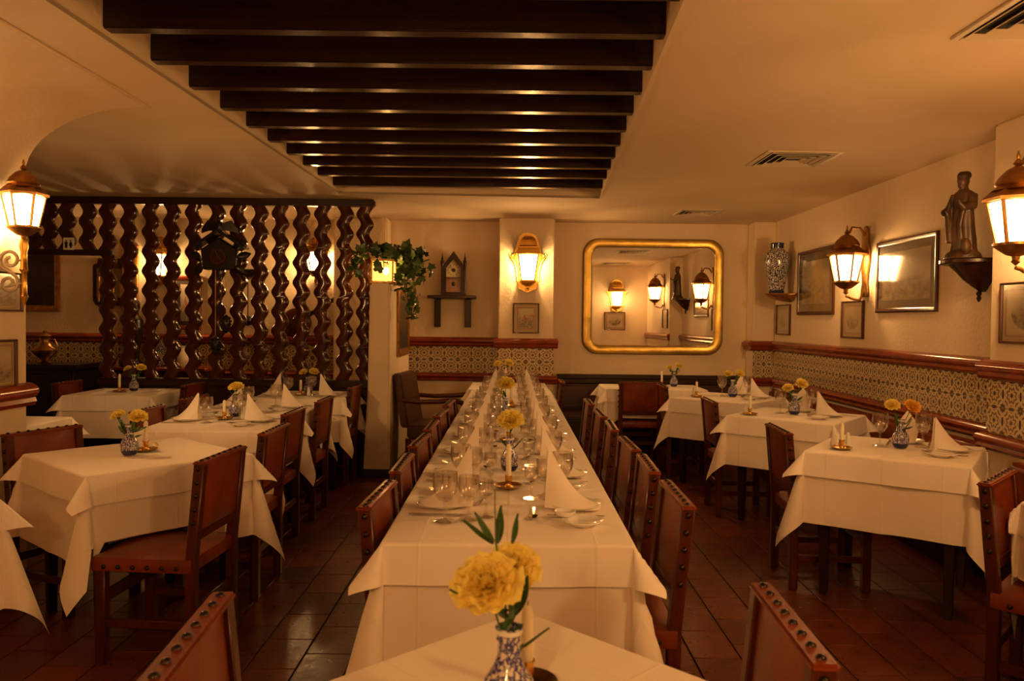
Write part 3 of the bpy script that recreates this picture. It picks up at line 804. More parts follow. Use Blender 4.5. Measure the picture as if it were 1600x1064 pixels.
# ------------------------------------------------------------------ chairs
CHAIRS = []      # (x, y, rz) for draping cloths over the seats
ZTOP = 0.855
def chair(bx, by, ang, label, group='leather chairs with studded backs'):
    """bx, by: middle of the top of the back; ang: compass angle (radians) of the facing direction."""
    f = (math.cos(ang), math.sin(ang))
    x, y = bx + f[0]*0.235, by + f[1]*0.235
    rz = ang - PI/2
    CHAIRS.append((x, y, rz))
    t = thing('dining_chair', label, 'chair', (x, y, 0), rz, group)
    W = 0.43; hw = W/2
    def by_(z): return -0.195 - max(0, z-0.44)*0.095
    def rear(s):
        m = MB(); w = 0.042
        rings = []
        for z in (0, 0.44, ZTOP-0.006):
            c = by_(z); a = s*(hw-w/2)
            rings.append([(a-w/2, c-0.022, z), (a+w/2, c-0.022, z), (a+w/2, c+0.022, z), (a-w/2, c+0.022, z)])
        return m.loft(rings).mesh('leg', bevel=0.004)
    def front(s):
        return MB().mm(s*hw-(0.044 if s > 0 else 0), s*hw+(0.044 if s < 0 else 0), 0.170, 0.214, 0, 0.405).mesh('leg', bevel=0.004)
    for s in (-1, 1):
        obj('leg', cached(('rleg', s), lambda: rear(s)), CHAIRWOOD, t)
        obj('leg', cached(('fleg', s), lambda: front(s)), CHAIRWOOD, t)
    def seat():
        m = MB()
        def fn(u, v):
            a, b = 2*u-1, 2*v-1
            dome = 0.018*(1-a**4)*(1-b**4)
            return (a*(hw+0.004), 0.008+b*0.212, 0.452+dome)
        m.grid(fn, 8, 8)
        n = len(m.v)
        def ring(z, k=0.0): return [(-hw-0.004+k, -0.204+k, z), (hw+0.004-k, -0.204+k, z), (hw+0.004-k, 0.22-k, z), (-hw-0.004+k, 0.22-k, z)]
        m.loft([ring(0.395, 0.002), ring(0.400), ring(0.448), ring(0.4525, 0.003)])
        return m.mesh('seat', smooth=50)
    st = obj('seat', cached('cseat', seat), LEATHER, t)
    def back():
        m = MB()
        def ring(z, th, k=0.0):
            c = by_(z); w = hw - 0.036 + k
            r = []
            for q in range(9):
                a = -1 + 2*q/8
                r.append((a*w, c+0.004+th*(1-a*a)*0.7+0.004, z))
            for q in range(9):
                a = 1 - 2*q/8
                r.append((a*w, c-0.012-th*(1-a*a)*0.4, z))
            return r
        m.loft([ring(0.565, 0.004), ring(0.58, 0.012), ring(0.66, 0.022), ring(0.76, 0.020), ring(0.835, 0.008), ring(0.848, 0.002)])
        return m.mesh('backrest', smooth=50)
    bk = obj('backrest', cached('cback', back), LEATHER, t)
    obj('top_band', cached('ctop', lambda: MB().mm(-hw-0.003, hw+0.003, by_(ZTOP)-0.026, by_(ZTOP)+0.026, ZTOP-0.012, ZTOP+0.004).mesh('band', bevel=0.005, seg=2)), LEATHER, bk)
    obj('back_rail', cached('crail', lambda: MB().mm(-hw+0.04, hw-0.04, by_(0.55)-0.014, by_(0.55)+0.014, 0.525, 0.568).mesh('rail', bevel=0.003)), CHAIRWOOD, t)
    for s in (-1, 1):
        obj('stretcher', cached(('cst', s), lambda: MB().mm(s*(hw-0.022)-0.012, s*(hw-0.022)+0.012, -0.178, 0.172, 0.155, 0.19).mesh('str', bevel=0.003)), CHAIRWOOD, t)
    obj('stretcher', cached('cstf', lambda: MB().mm(-hw+0.042, hw-0.042, 0.182, 0.202, 0.25, 0.30).mesh('str', bevel=0.003)), CHAIRWOOD, t)
    obj('stretcher', cached('cstb', lambda: MB().mm(-hw+0.042, hw-0.042, -0.205, -0.185, 0.22, 0.26).mesh('str', bevel=0.003)), CHAIRWOOD, t)
    me = cached('stud', lambda: MB().lathe([(0.0105, 0), (0.0095, 0.004), (0.006, 0.0075), (0.001, 0.009)], 8).mesh('stud'))
    for s in (-1, 1):
        for k in range(5):
            z = 0.605 + k*0.056
            obj('stud', me, STUD, t, loc=(s*(hw+0.001), by_(z), z), rot=(0, s*PI/2, 0))
        for k in range(6):
            obj('stud', me, STUD, st, loc=(s*(hw+0.004), -0.14+k*0.062, 0.415), rot=(0, s*PI/2, 0))
    for k in range(8):
        obj('stud', me, STUD, bk, loc=(-hw+0.025+k*(W-0.05)/7, by_(ZTOP), ZTOP+0.003))
    return t
LEFT, RIGHT, AWAY = PI, 0.0, PI/2
for k, y in enumerate((2.72, 3.30, 3.84, 4.50, 5.10, 5.84)):
    chair(0.582, y, LEFT + R(random.uniform(-3, 3)), f'studded leather chair, {["frontmost","second","third","fourth","fifth","sixth"][k]} in the row right of the long table')
chair(0.505, 7.85, LEFT, 'studded leather chair at the far right end of the long table')
for k, y in enumerate((2.66, 3.25, 3.87, 4.43, 5.03, 5.66)):
    chair(-0.452, y, RIGHT + R(random.uniform(-3, 3)), f'studded leather chair, {["frontmost","second","third","fourth","fifth","sixth"][k]} in the row left of the long table')
chair(0.565, 1.56, LEFT+R(-3), 'studded leather chair cut by the bottom edge, right of the front table')
chair(-0.60, 1.46, RIGHT+R(5), 'tan leather chair cut by the bottom edge, left of the front table')
chair(-1.262, 3.40, LEFT+R(-4), 'leather chair in full view with its seat under the left foreground table')
chair(-1.275, 4.20, LEFT, 'leather chair just behind the full-view chair at the left foreground table')
chair(-1.40, 5.02, LEFT, 'leather chair right of the nearer table of the left row')
chair(-1.39, 5.80, LEFT, 'leather chair right of the farther table of the left row')
chair(-1.40, 6.98, LEFT, 'dark leather chair right of the table beside the white column')
chair(-2.44, 4.06, R(-22), 'glossy leather chair behind the left foreground table against the left wall')
chair(-2.86, 7.00, LEFT, 'leather chair right of the table in front of the doorway')
chair(-4.02, 7.05, RIGHT, 'leather chair left of the table in front of the doorway')
chair(-2.36, 5.06, RIGHT, 'leather chair left of the nearer table of the left row')
chair(-2.38, 5.86, RIGHT, 'leather chair left of the farther table of the left row')
chair(1.935, 3.085, R(-44), 'studded leather chair at the right edge facing the cut-off table')
chair(1.525, 4.44, R(-4), 'studded leather chair left of the near right-hand table')
chair(1.535, 6.05, R(-2), 'studded leather chair left of the middle right-hand table')
chair(1.43, 7.40, R(-2), 'studded leather chair left of the far right-hand table')
chair(1.290, 7.78, AWAY, 'chair with its back to the camera at the table below the mirror')

# ------------------------------------------------------------------ tables and cloths
def cloth_mesh(w, d, h, z, tip, flare, loc, rz, wave=0.0, seed=0, drape=True, nx=14, ny=14, notch=None):
    rnd = random.Random(seed)
    ph = [rnd.uniform(0, 6.28) for _ in range(8)]
    def axis(L, n):
        hang = [h*(k/8) for k in range(9)]
        hang = [0.004, 0.010, 0.018] + hang[1:]
        a = sorted(-L/2 - q for q in hang) + [-L/2 + L*k/n for k in range(n+1)] + sorted(L/2 + q for q in hang)
        return a
    U, V = axis(w, nx), axis(d, ny)
    M = Matrix.Translation((loc[0], loc[1], 0)) @ Matrix.Rotation(rz, 4, 'Z')
    near = [c for c in CHAIRS if (c[0]-loc[0])**2 + (c[1]-loc[1])**2 < (max(w, d)/2+0.8)**2]
    inv = [(Matrix.Translation((c[0], c[1], 0)) @ Matrix.Rotation(c[2], 4, 'Z')) for c in near]
    inv = [(q, q.inverted()) for q in inv]
    rr = 0.010
    def fall(s, fl):
        # out, down along a rounded edge then a straight flare
        if s < rr*1.3:
            a = s/rr; return rr*math.sin(a), rr*(1-math.cos(a))
        o, dn = rr*math.sin(1.3), rr*(1-math.cos(1.3)); s -= rr*1.3
        return o + s*math.sin(fl), dn + s*math.cos(fl)
    def pt(u, v):
        ax, ay = max(abs(u)-w/2, 0), max(abs(v)-d/2, 0)
        sx, sy = (1 if u > 0 else -1), (1 if v > 0 else -1)
        cx, cy = max(-w/2, min(w/2, u)), max(-d/2, min(d/2, v))
        if ax == 0 and ay == 0:
            return Vector((u, v, z + 0.0012*math.sin(9*u+ph[0])*math.sin(8*v+ph[1])))
        if ax == 0 or ay == 0:
            s = ax+ay; t = v if ax > 0 else u; q = s/h
            o, dn = fall(s, flare)
            L = d if ax > 0 else w
            o += wave*q*(0.55*math.sin(5.5*t/0.75*1.6+ph[2]+sx+sy) + 0.45*math.sin(11*t+ph[3]+2*sx))*max(0.0, 1-(2*abs(t)/L)**6)
            o += 0.004*q
            return Vector((cx+(sx*o if ax > 0 else 0), cy+(sy*o if ay > 0 else 0), z-dn))
        r = math.hypot(ax, ay); p = math.atan2(ay, ax)
        k = math.sin(2*p)
        th = flare + (tip-flare)*k**0.8
        o, dn = fall(r, th)
        # the corner falls as a folded fin: squeeze it towards the diagonal and fold it over
        p2 = p + 0.30*math.sin(4*p)*-1
        fold = wave*0.7*(r/h)*math.sin(4*p+0.4)*k
        hx, hy = math.cos(p2), math.sin(p2)
        return Vector((cx+sx*(hx*o - hy*fold), cy+sy*(hy*o + hx*fold), z-dn))
    vs = []; fs = []
    for v in V:
        for u in U:
            p = M @ pt(u, v)
            if p.x > 1.5:
                p.x = min(p.x, XP-0.062 if p.y < 4.52 else 2.79)
                if p.x > 1.58: p.y = max(p.y, 2.22)
            if p.y < 4.31 and p.x < -1.0: p.x = max(p.x, XL+0.065)
            if drape:
                for q, iv in inv:
                    l = iv @ p
                    if abs(l.x) < 0.245 and -0.20 < l.y < 0.245 and l.z < 0.482:
                        l.z = 0.482 + 0.010*min(1.0, (0.482-l.z)/0.2); p = q @ l
                    yb = -0.195 - max(0, l.z-0.44)*0.095
                    if abs(l.x) < 0.235 and yb-0.12 < l.y < yb+0.036 and l.z < ZTOP+0.01:
                        l.y = yb+0.036; p = q @ l
            vs.append(tuple(M.inverted() @ p))
    nu = len(U)
    for j in range(len(V)-1):
        for i in range(nu-1):
            fs.append((j*nu+i, j*nu+i+1, (j+1)*nu+i+1, (j+1)*nu+i))
    m = MB(); m.v = vs; m.f = fs
    return m.mesh('cloth', smooth=70, fix=False)

def table(x, y, rz, w, d, where, seed, under=0.36, over=0.135, leg_in=0.05, top_tip=0.72, low_tip=0.30):
    t = thing('dining_table', f'dark wooden {"banquet" if d > 2 else "dining"} table under white cloths, {where}', 'table', (x, y, 0), rz)
    zt = TH - 0.012
    obj('table_top', MB().mm(-w/2, w/2, -d/2, d/2, zt-0.03, zt).mesh('top', bevel=0.004), DARKWOOD, t)
    m = MB()
    for s in (-1, 1):
        m.mm(s*(w/2-0.08)-0.01, s*(w/2-0.08)+0.01, -d/2+0.08, d/2-0.08, zt-0.11, zt-0.03)
        m.mm(-w/2+0.09, w/2-0.09, s*(d/2-0.08)-0.01, s*(d/2-0.08)+0.01, zt-0.11, zt-0.03)
    obj('apron', m.mesh('apron', smooth=0), DARKWOOD, t)
    n = max(1, round(d/1.5)) if d > 2 else 1
    ys = [-d/2+leg_in+0.03 + (d-2*leg_in-0.06)*k/n for k in range(n+1)] if d < 2 else [q-y for q in (2.42, 3.565, 4.77, 6.20, 7.56)]
    for yy in ys:
        for s in (-1, 1):
            a = s*(w/2-leg_in-0.03)
            obj('leg', MB().loft([[(a-0.02, yy-0.02, 0), (a+0.02, yy-0.02, 0), (a+0.02, yy+0.02, 0), (a-0.02, yy+0.02, 0)],
                                  [(a-0.028, yy-0.028, zt-0.03), (a+0.028, yy-0.028, zt-0.03), (a+0.028, yy+0.028, zt-0.03), (a-0.028, yy+0.028, zt-0.03)]]).mesh('leg', bevel=0.003), DARKWOOD, t)
    ny = 14 if d < 2 else 60
    fl = 0.03 if d > 2 else 0.045
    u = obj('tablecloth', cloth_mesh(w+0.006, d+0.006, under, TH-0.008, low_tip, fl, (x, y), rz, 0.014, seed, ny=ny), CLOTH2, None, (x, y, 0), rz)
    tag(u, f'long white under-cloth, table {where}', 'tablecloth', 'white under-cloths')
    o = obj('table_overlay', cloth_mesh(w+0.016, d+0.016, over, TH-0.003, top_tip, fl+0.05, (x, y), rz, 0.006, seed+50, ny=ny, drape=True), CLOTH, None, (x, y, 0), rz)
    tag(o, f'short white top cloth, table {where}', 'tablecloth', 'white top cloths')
    return t
table(-0.005, 5.0, 0.0, 0.74, 5.28, 'running down the middle of the room', 1, under=0.50, over=0.13)
table(-0.03, 8.10, 0.0, 0.76, 0.84, 'closing the far end of the long row', 2)
table(0.03, 1.255, R(45), 0.75, 0.75, 'in the very front, cut by the bottom edge', 3)
table(-1.83, 3.83, R(49), 0.75, 0.75, 'in the left foreground', 4, under=0.40)
table(-1.86, 5.02, R(3), 0.76, 0.74, 'with two napkins, second on the left side', 5)
table(-1.88, 5.82, R(3), 0.76, 0.74, 'with two napkins, third on the left side', 6)
table(-1.83, 6.92, R(2), 0.76, 0.74, 'beside the white column', 7)
table(-3.46, 7.00, R(2), 0.72, 0.72, 'in front of the doorway in the screen', 8)
table(-3.36, 4.86, R(0), 0.80, 0.70, 'at the left edge behind the left wall', 9)
table(2.105, 4.25, R(-35), 0.75, 0.75, 'nearest on the right side', 10, under=0.38)
table(2.12, 5.79, R(-39), 0.74, 0.74, 'in the middle of the right side', 11, under=0.36)
table(1.98, 7.12, R(-41), 0.74, 0.74, 'farthest of the three on the right side', 12)
table(1.47, 8.20, R(0), 1.00, 0.60, 'below the brass mirror', 13, under=0.34)
table(2.32, 2.66, R(0), 0.66, 0.66, 'cut by the right edge', 14, under=0.40)
table(-2.24, 2.55, R(0), 0.64, 0.66, 'cut by the left edge', 15, under=0.42)

# ------------------------------------------------------------------ tableware
def lathe_mesh(name, prof, n=24, smooth=50):
    return cached(name, lambda: MB().lathe(prof, n, cap=True).mesh(str(name), smooth=smooth))
def glass_profile(h, rb, stem, rf):
    # foot, stem, bowl outside then inside
    zb = h*stem
    out = [(rf, 0.0), (rf, 0.002), (rf*0.55, 0.005), (0.006, 0.012), (0.0045, zb*0.55), (0.006, zb*0.92), (rb*0.55, zb+0.006), (rb*0.88, zb+(h-zb)*0.28), (rb, zb+(h-zb)*0.55), (rb*0.93, h)]
    ins = [(rb*0.93-0.0018, h), (rb-0.0022, zb+(h-zb)*0.55), (rb*0.88-0.0022, zb+(h-zb)*0.30), (rb*0.5, zb+0.012), (0.001, zb+0.008)]
    return out + ins
G = {'goblet': ('water_goblet', 'large round water goblet', glass_profile(0.165, 0.043, 0.42, 0.037)),
     'wine': ('wine_glass', 'medium stemmed wine glass', glass_profile(0.150, 0.036, 0.45, 0.034)),
     'big': ('balloon_glass', 'large wine glass', glass_profile(0.185, 0.043, 0.42, 0.038)),
     'port': ('port_glass', 'small port glass', glass_profile(0.125, 0.028, 0.48, 0.030))}
def glass(kind, x, y, where, group):
    nm, txt, pr = G[kind]
    return tag(obj(nm, lathe_mesh(nm, pr, 20), GLASS, None, (x, y, TH)), f'{txt} {where}', 'glass', group)
def plate(x, y, r, where, group, kind='plate'):
    pr = [(r*0.55, 0.0), (r*0.58, 0.003), (r*0.62, 0.006), (r*0.99, 0.016), (r, 0.018), (r*0.985, 0.0195), (r*0.64, 0.011), (r*0.55, 0.0085), (0.002, 0.008)]
    return tag(obj('side_plate' if kind == 'side' else 'dinner_plate', lathe_mesh(('pl', r), pr, 32), PORC, None, (x, y, TH)), f'{"small white side" if kind == "side" else "white dinner"} plate {where}', 'plate', group)
def fork_mesh():
    m = MB()
    m.loft([[(-0.004, -0.10, 0.002), (0.004, -0.10, 0.002), (0.004, -0.10, 0.0045), (-0.004, -0.10, 0.0045)],
            [(-0.006, -0.08, 0.002), (0.006, -0.08, 0.002), (0.006, -0.08, 0.0045), (-0.006, -0.08, 0.0045)],
            [(-0.003, 0.02, 0.005), (0.003, 0.02, 0.005), (0.003, 0.02, 0.008), (-0.003, 0.02, 0.008)],
            [(-0.010, 0.045, 0.004), (0.010, 0.045, 0.004), (0.010, 0.045, 0.006), (-0.010, 0.045, 0.006)],
            [(-0.011, 0.060, 0.003), (0.011, 0.060, 0.003), (0.011, 0.060, 0.005), (-0.011, 0.060, 0.005)]])
    for k in range(4):
        a = -0.0093 + k*0.0062
        m.bar((a, 0.060, 0.004), (a, 0.098, 0.006), 0.003, 0.002)
    return m.mesh('fork')
def knife_mesh():
    m = MB()
    m.prism([(-0.006, -0.11), (0.006, -0.11), (0.0075, -0.06), (0.005, -0.01), (0.008, 0.0), (0.010, 0.05), (0.008, 0.085), (0.001, 0.105), (-0.005, 0.11), (-0.005, -0.01)], 0.001, 0.0045, 'xy')
    return m.mesh('knife', bevel=0.0008)
def spoon_mesh():
    m = MB()
    m.loft([[(-0.004, -0.09, 0.002), (0.004, -0.09, 0.002), (0.004, -0.09, 0.0045), (-0.004, -0.09, 0.0045)],
            [(-0.006, -0.07, 0.002), (0.006, -0.07, 0.002), (0.006, -0.07, 0.0045), (-0.006, -0.07, 0.0045)],
            [(-0.0025, 0.03, 0.006), (0.0025, 0.03, 0.006), (0.0025, 0.03, 0.0085), (-0.0025, 0.03, 0.0085)]])
    n0 = len(m.v)
    def fn(u, v):
        a = 2*PI*u; r = v
        return (0.018*r*math.cos(a), 0.062+0.030*r*math.sin(a), 0.0015+0.0075*r*r)
    m.grid(fn, 18, 5)
    m.grid(lambda u, v: (0.018*v*math.cos(2*PI*u), 0.062+0.030*v*math.sin(2*PI*u), 0.0003+0.0087*v*v), 18, 5)
    return m.mesh('spoon')
CUT = {'fork': fork_mesh(), 'knife': knife_mesh(), 'spoon': spoon_mesh()}
def cutlery(kind, x, y, rz, where, group, z=0.0):
    return tag(obj(kind, CUT[kind], SILVER, None, (x, y, TH+z), rz), f'steel {kind} {where}', kind, group)
def sail_mesh(H=0.205, L=0.20, W=0.055, curl=1.7):
    # standing folded napkin: upright spine at -L/2, sweeping down to the tail at +L/2; two leaves folded over the ridge
    m = MB(); n = 14; rings = []
    for k in range(n+1):
        s = k/n
        h = H*((1-s)**curl)*(0.94+0.06*math.cos(PI*s)) + 0.010
        w = W*(0.30 + 0.95*math.sin(PI*(0.12+0.62*s)))*(1.0 if s < 0.9 else 1.0-(s-0.9)*3)
        x = -L/2 + L*s
        r = []
        for q in range(9):
            a = -1 + 2*q/8
            r.append((x + 0.012*(1-abs(a))*(s < 0.5)*(1-2*s), a*w, h*(1-abs(a)**1.15)))
        rings.append(r)
    m.loft(rings)
    # second leaf of cloth lying over one flank
    rings = []
    for k in range(n+1):
        s = k/n
        h = H*0.96*((1-s)**(curl*1.25)) + 0.013
        w = W*(0.34 + 0.98*math.sin(PI*(0.12+0.62*s)))*(1.0 if s < 0.9 else 1.0-(s-0.9)*3)
        x = -L/2 + 0.004 + L*0.92*s
        rings.append([(x, 0.003, h), (x, w*0.35, h*0.66+0.004), (x, w*0.72, h*0.30+0.004), (x, w*1.0, 0.004), (x, w*0.98, 0.001), (x, w*0.3, h*0.55)])
    m.loft(rings)
    return m.mesh('sail_napkin', smooth=45)
def mitre_mesh(H=0.17, W=0.062):
    m = MB(); n = 12; rings = []
    for k in range(n+1):
        s = k/n; z = H*s
        w = W*(0.80+0.36*math.sin(PI*min(1, s*1.05)))*(1-s**3.2) + 0.002
        d = 0.034*(1-s)**0.7 + 0.003
        r = []
        for q in range(16):
            a = 2*PI*q/16
            r.append((w*math.cos(a), d*math.sin(a)*(0.6+0.4*abs(math.sin(a))), z))
        rings.append(r)
    m.loft(rings)
    m.tube([(-W*0.9, -0.034, 0.004), (-W*0.45, -0.04, 0.05), (0, -0.028, 0.10), (W*0.2, -0.008, 0.155)], [0.004, 0.005, 0.004, 0.001], 6)
    return m.mesh('mitre_napkin', smooth=50)
NAPK = {'sail': sail_mesh(), 'sailw': sail_mesh(0.165, 0.17, 0.06, 1.35), 'mitre': mitre_mesh(), 'cone': sail_mesh(0.18, 0.15, 0.05, 1.15)}
def napkin(kind, x, y, rz, label, group, z=0.0085, s=1.0):
    return tag(obj('folded_napkin', NAPK[kind], NAPKIN, None, (x, y, TH+z), rz, scale=s), label, 'napkin', group)

# carnations
def carnation(seed, n=50, Rr=0.042):
    rnd = random.Random(seed); m = MB()
    for i in range(n):
        f = (i+0.5)/n
        az = i*2.39996 + rnd.uniform(-0.2, 0.2)
        el = R(86 - 92*f**0.8) + rnd.uniform(-0.12, 0.12)
        L = Rr*(0.62 + 0.42*f)*rnd.uniform(0.9, 1.1); wd = L*0.62*rnd.uniform(0.85, 1.15)
        ph = rnd.uniform(0, 6.28); cv = rnd.uniform(0.15, 0.5)
        n0 = len(m.v)
        def fn(u, v):
            a = (u-0.5)*2
            r = v*L*(1-0.16*a*a)
            ruff = 0.13*L*v*v*math.sin(a*6.5+ph) + 0.03*L*v**3*math.sin(a*15+2*ph)
            return (a*wd*v**0.7, r, ruff + cv*L*v*v*0.5 + (L*0.03*math.sin(a*12) if v > 0.9 else 0))
        m.grid(fn, 11, 4)
        m.move(Matrix.Rotation(az, 4, 'Z') @ Matrix.Translation((0, 0.003, 0.004*(1-f))) @ Matrix.Rotation(el, 4, 'X'), n0)
    return m.mesh('carnation', smooth=80, fix=False)
CARN = [carnation(1), carnation(2), carnation(3, 56)]
CORE = cached('core', lambda: MB().grid(lambda u, v: ((u-0.5)*0.03*v*2, 0.022*v, 0.006*math.sin(u*9)*v), 5, 2).mesh('core', fix=False))
def leaf_mesh(L, W):
    m = MB()
    m.grid(lambda u, v: ((u-0.5)*2*W*math.sin(PI*min(0.98, 0.06+0.94*v))**0.8*(1-0.25*v), L*v, 0.25*L*math.sin(v*1.4)*v - 0.0 + abs(u-0.5)*W*0.6), 4, 8)
    return m.mesh('leaf', smooth=60, fix=False)
LEAF1 = leaf_mesh(0.075, 0.010); LEAF2 = leaf_mesh(0.060, 0.016)
def flower(name, base, head, label, group, r=1.0, seed=0, leaves=3, face=(0.0, -0.5, 0.85), tone=0):
    """a cut carnation standing in a vase: base and head points in the world"""
    rnd = random.Random(seed)
    b, h = Vector(base), Vector(head)
    t = thing(name, label, 'flower', b, 0, group)
    d = h-b
    mid = d*0.5 + Vector((d.x*-0.25, d.y*-0.25, 0.0))
    obj('stem', MB().tube([(0, 0, 0), tuple(mid), tuple(d)], [0.0022, 0.002, 0.002], 6).mesh('stem'), STEM, t)
    fv = Vector(face).normalized()
    q = fv.to_track_quat('Z', 'Y')
    hd = obj('petals', CARN[seed % 3].copy() if tone else CARN[seed % 3], None if tone else YELLOW, t, loc=d, scale=r)
    if tone: hd.data.materials.clear(); hd.data.materials.append(YELLOW2)
    hd.rotation_euler = q.to_euler()
    cal = obj('calyx', cached('calyx', lambda: MB().lathe([(0.003, -0.022), (0.007, -0.016), (0.009, -0.006), (0.012, 0.0)], 10).mesh('calyx')), STEM, t, loc=d, scale=r)
    cal.rotation_euler = q.to_euler()
    for k in range(leaves):
        a = rnd.uniform(0, 6.28); f = rnd.uniform(0.15, 0.8)
        obj('leaf', LEAF1 if k % 2 else LEAF2, LEAF, t, loc=d*f + mid*0.0, rot=(rnd.uniform(-0.1, 0.95), rnd.uniform(-0.3, 0.3), a), scale=rnd.uniform(0.7, 1.1))
    return t
VASEP = [(0.026, 0.0), (0.030, 0.004), (0.038, 0.022), (0.042, 0.045), (0.037, 0.068), (0.024, 0.088), (0.0175, 0.105), (0.0165, 0.125), (0.019, 0.142), (0.0215, 0.148), (0.0200, 0.149), (0.0165, 0.142), (0.014, 0.120), (0.0145, 0.10)]
def vase(x, y, where, s=1.0):
    t = thing('bud_vase', f'blue and white painted bud vase {where}', 'vase', (x, y, TH), random.uniform(0, 6), 'bud vases on the tables')
    obj('body', lathe_mesh('vasebody', VASEP, 24), DELFT, t, scale=s)
    obj('foot_band', cached('vfb', lambda: MB().lathe([(0.0302, 0.004), (0.0372, 0.017), (0.0379, 0.018), (0.0395, 0.026), (0.0385, 0.018), (0.031, 0.004)], 24, cap=False).mesh('band')), COBALT, t, scale=s)
    obj('lip_band', cached('vlb', lambda: MB().lathe([(0.0192, 0.139), (0.0212, 0.144), (0.022, 0.147), (0.0205, 0.1455)], 24, cap=False).mesh('band')), WHITEP, t, scale=s)
    return t
def bouquet(x, y, where, heads, s=1.0, big=1.0, lean=0.04, leaves=3, tone=0):
    vase(x, y, where, s)
    names = ['larger', 'smaller'] if len(heads) == 2 else ['single']
    for k, (dx, dy, dz) in enumerate(heads):
        flower('yellow_carnation', (x+dx*0.05, y+dy*0.05, TH+0.05*s), (x+dx, y+dy, TH+dz*s), f'{names[k]} yellow carnation in the vase {where}', 'yellow carnations', big*(1.0 if k == 0 else 0.82), seed=int(abs(x*77+y*131))+k, leaves=leaves, face=(dx*4, -0.55 if big > 1 else -0.35, 0.8), tone=tone if k == 0 else 0)
STICK = [(0.034, 0.0), (0.046, 0.003), (0.056, 0.011), (0.0575, 0.013), (0.055, 0.0125), (0.044, 0.006), (0.018, 0.0045), (0.013, 0.012), (0.011, 0.022), (0.014, 0.030), (0.0125, 0.040), (0.0150, 0.050), (0.0140, 0.052), (0.0115, 0.050), (0.0112, 0.022), (0.001, 0.020)]
def candle(x, y, where, h=0.12, s=1.0, ring=(0.25, 1)):
    t = thing('candlestick', f'brass dish candlestick {where}', 'candlestick', (x, y, TH), math.atan2(ring[1], ring[0]), 'brass candlesticks on the tables')
    obj('dish', lathe_mesh('stick', STICK, 28), BRASS, t, scale=s)
    obj('finger_ring', cached('fring', lambda: MB().tube([(0.057+0.015*(1-math.cos(2*PI*k/14)), 0, 0.014+0.015*math.sin(2*PI*k/14)) for k in range(15)], 0.0028, 6).mesh('ring')), BRASS, t, scale=s)
    c = thing('candle', f'cream unlit taper candle {where}', 'candle', (x, y, TH+0.0215*s), 0, 'taper candles')
    obj('wax', cached(('wax', h), lambda: MB().lathe([(0.0108, 0.0), (0.0112, 0.03), (0.0108, 0.03+h*0.85), (0.007, 0.03+h*0.98), (0.002, 0.03+h)], 14).mesh('wax')), WAX, c, scale=s)
    obj('wick', cached(('wick', h), lambda: MB().cyl((0, 0, 0.03+h-0.002), (0.001, 0, 0.03+h+0.008), 0.0009, n=6).mesh('wick')), BLACK, c, scale=s)
def shaker(x, y, label):
    t = thing('salt_shaker', label, 'shaker', (x, y, TH), 0, 'white table shakers')
    obj('body', lathe_mesh('shk', [(0.016, 0.0), (0.0175, 0.003), (0.0165, 0.02), (0.012, 0.05), (0.0095, 0.062), (0.0098, 0.064)], 16), PORC, t)
    obj('cap', lathe_mesh('shkc', [(0.0098, 0.064), (0.0095, 0.07), (0.005, 0.075), (0.001, 0.076)], 16), PORC, t)

# the long table: settings on both sides
NTH = ['first', 'second', 'third', 'fourth', 'fifth', 'sixth', 'seventh', 'eighth', 'ninth']
LG = 'place settings of the long table'
rnd = random.Random(11)
for k in range(9):
    y = 2.80 + 0.575*k
    for s, sd in ((-1, 'left'), (1, 'right')):
        if y > 7.55: continue
        where = f'at the {NTH[k]} place from the front, {sd} of the long table'
        j = lambda a=0.008: rnd.uniform(-a, a)
        X = -0.005 + s*0.235
        hand = -s * -1  # right hand of a left-side guest is towards the camera (-y)
        rh = -1 if s < 0 else 1
        plate(X+j(), y+j(), 0.096, where, 'dinner plates of the long table')
        napkin('sail', X - s*0.005, y+j(), (0 if s > 0 else PI) + j(0.08), f'tall folded white napkin {where}', 'standing napkins of the long table', s=1.0)
        cutlery('knife', X+j(), y+rh*0.125+j(0.004), s*PI/2, where, 'knives of the long table')
        cutlery('fork', X+j(), y-rh*0.125+j(0.004), s*PI/2, where, 'forks of the long table')
        cutlery('spoon', -0.005+s*0.095+j(), y-rh*0.10+j(0.01), rnd.uniform(-0.3, 0.3) + (0 if s < 0 else PI), where, 'spoons of the long table')
        plate(X+s*0.010, y-rh*0.235+j(0.003), 0.070, where, 'side plates of the long table', 'side')
        glass('goblet', -0.005+s*0.205+j(), y+rh*0.215+j(), where, 'goblets of the long table')
        glass('wine', -0.005+s*0.138+j(), y+rh*0.180+j(), where, 'wine glasses of the long table')
        glass('port', -0.005+s*0.085+j(), y+rh*0.150+j(), where, 'port glasses of the long table')
napk2 = [('left', -0.24), ('right', 0.20)]
for sd, x in napk2:
    where = f'on the {sd} half of the table closing the far end'
    glass('goblet', x*0.6, 7.86, where, 'goblets of the end table'); glass('wine', x*0.35, 7.84, where, 'wine glasses of the end table')
# a butter curl plate in the front right place
tag(obj('butter_dish', lathe_mesh('butter', [(0.022, 0.0), (0.034, 0.006), (0.037, 0.018), (0.035, 0.0185), (0.028, 0.009), (0.001, 0.007)], 20), PORC, None, (0.185, 2.605, TH+0.0195)), 'tiny fluted white butter dish on the front right side plate', 'dish')

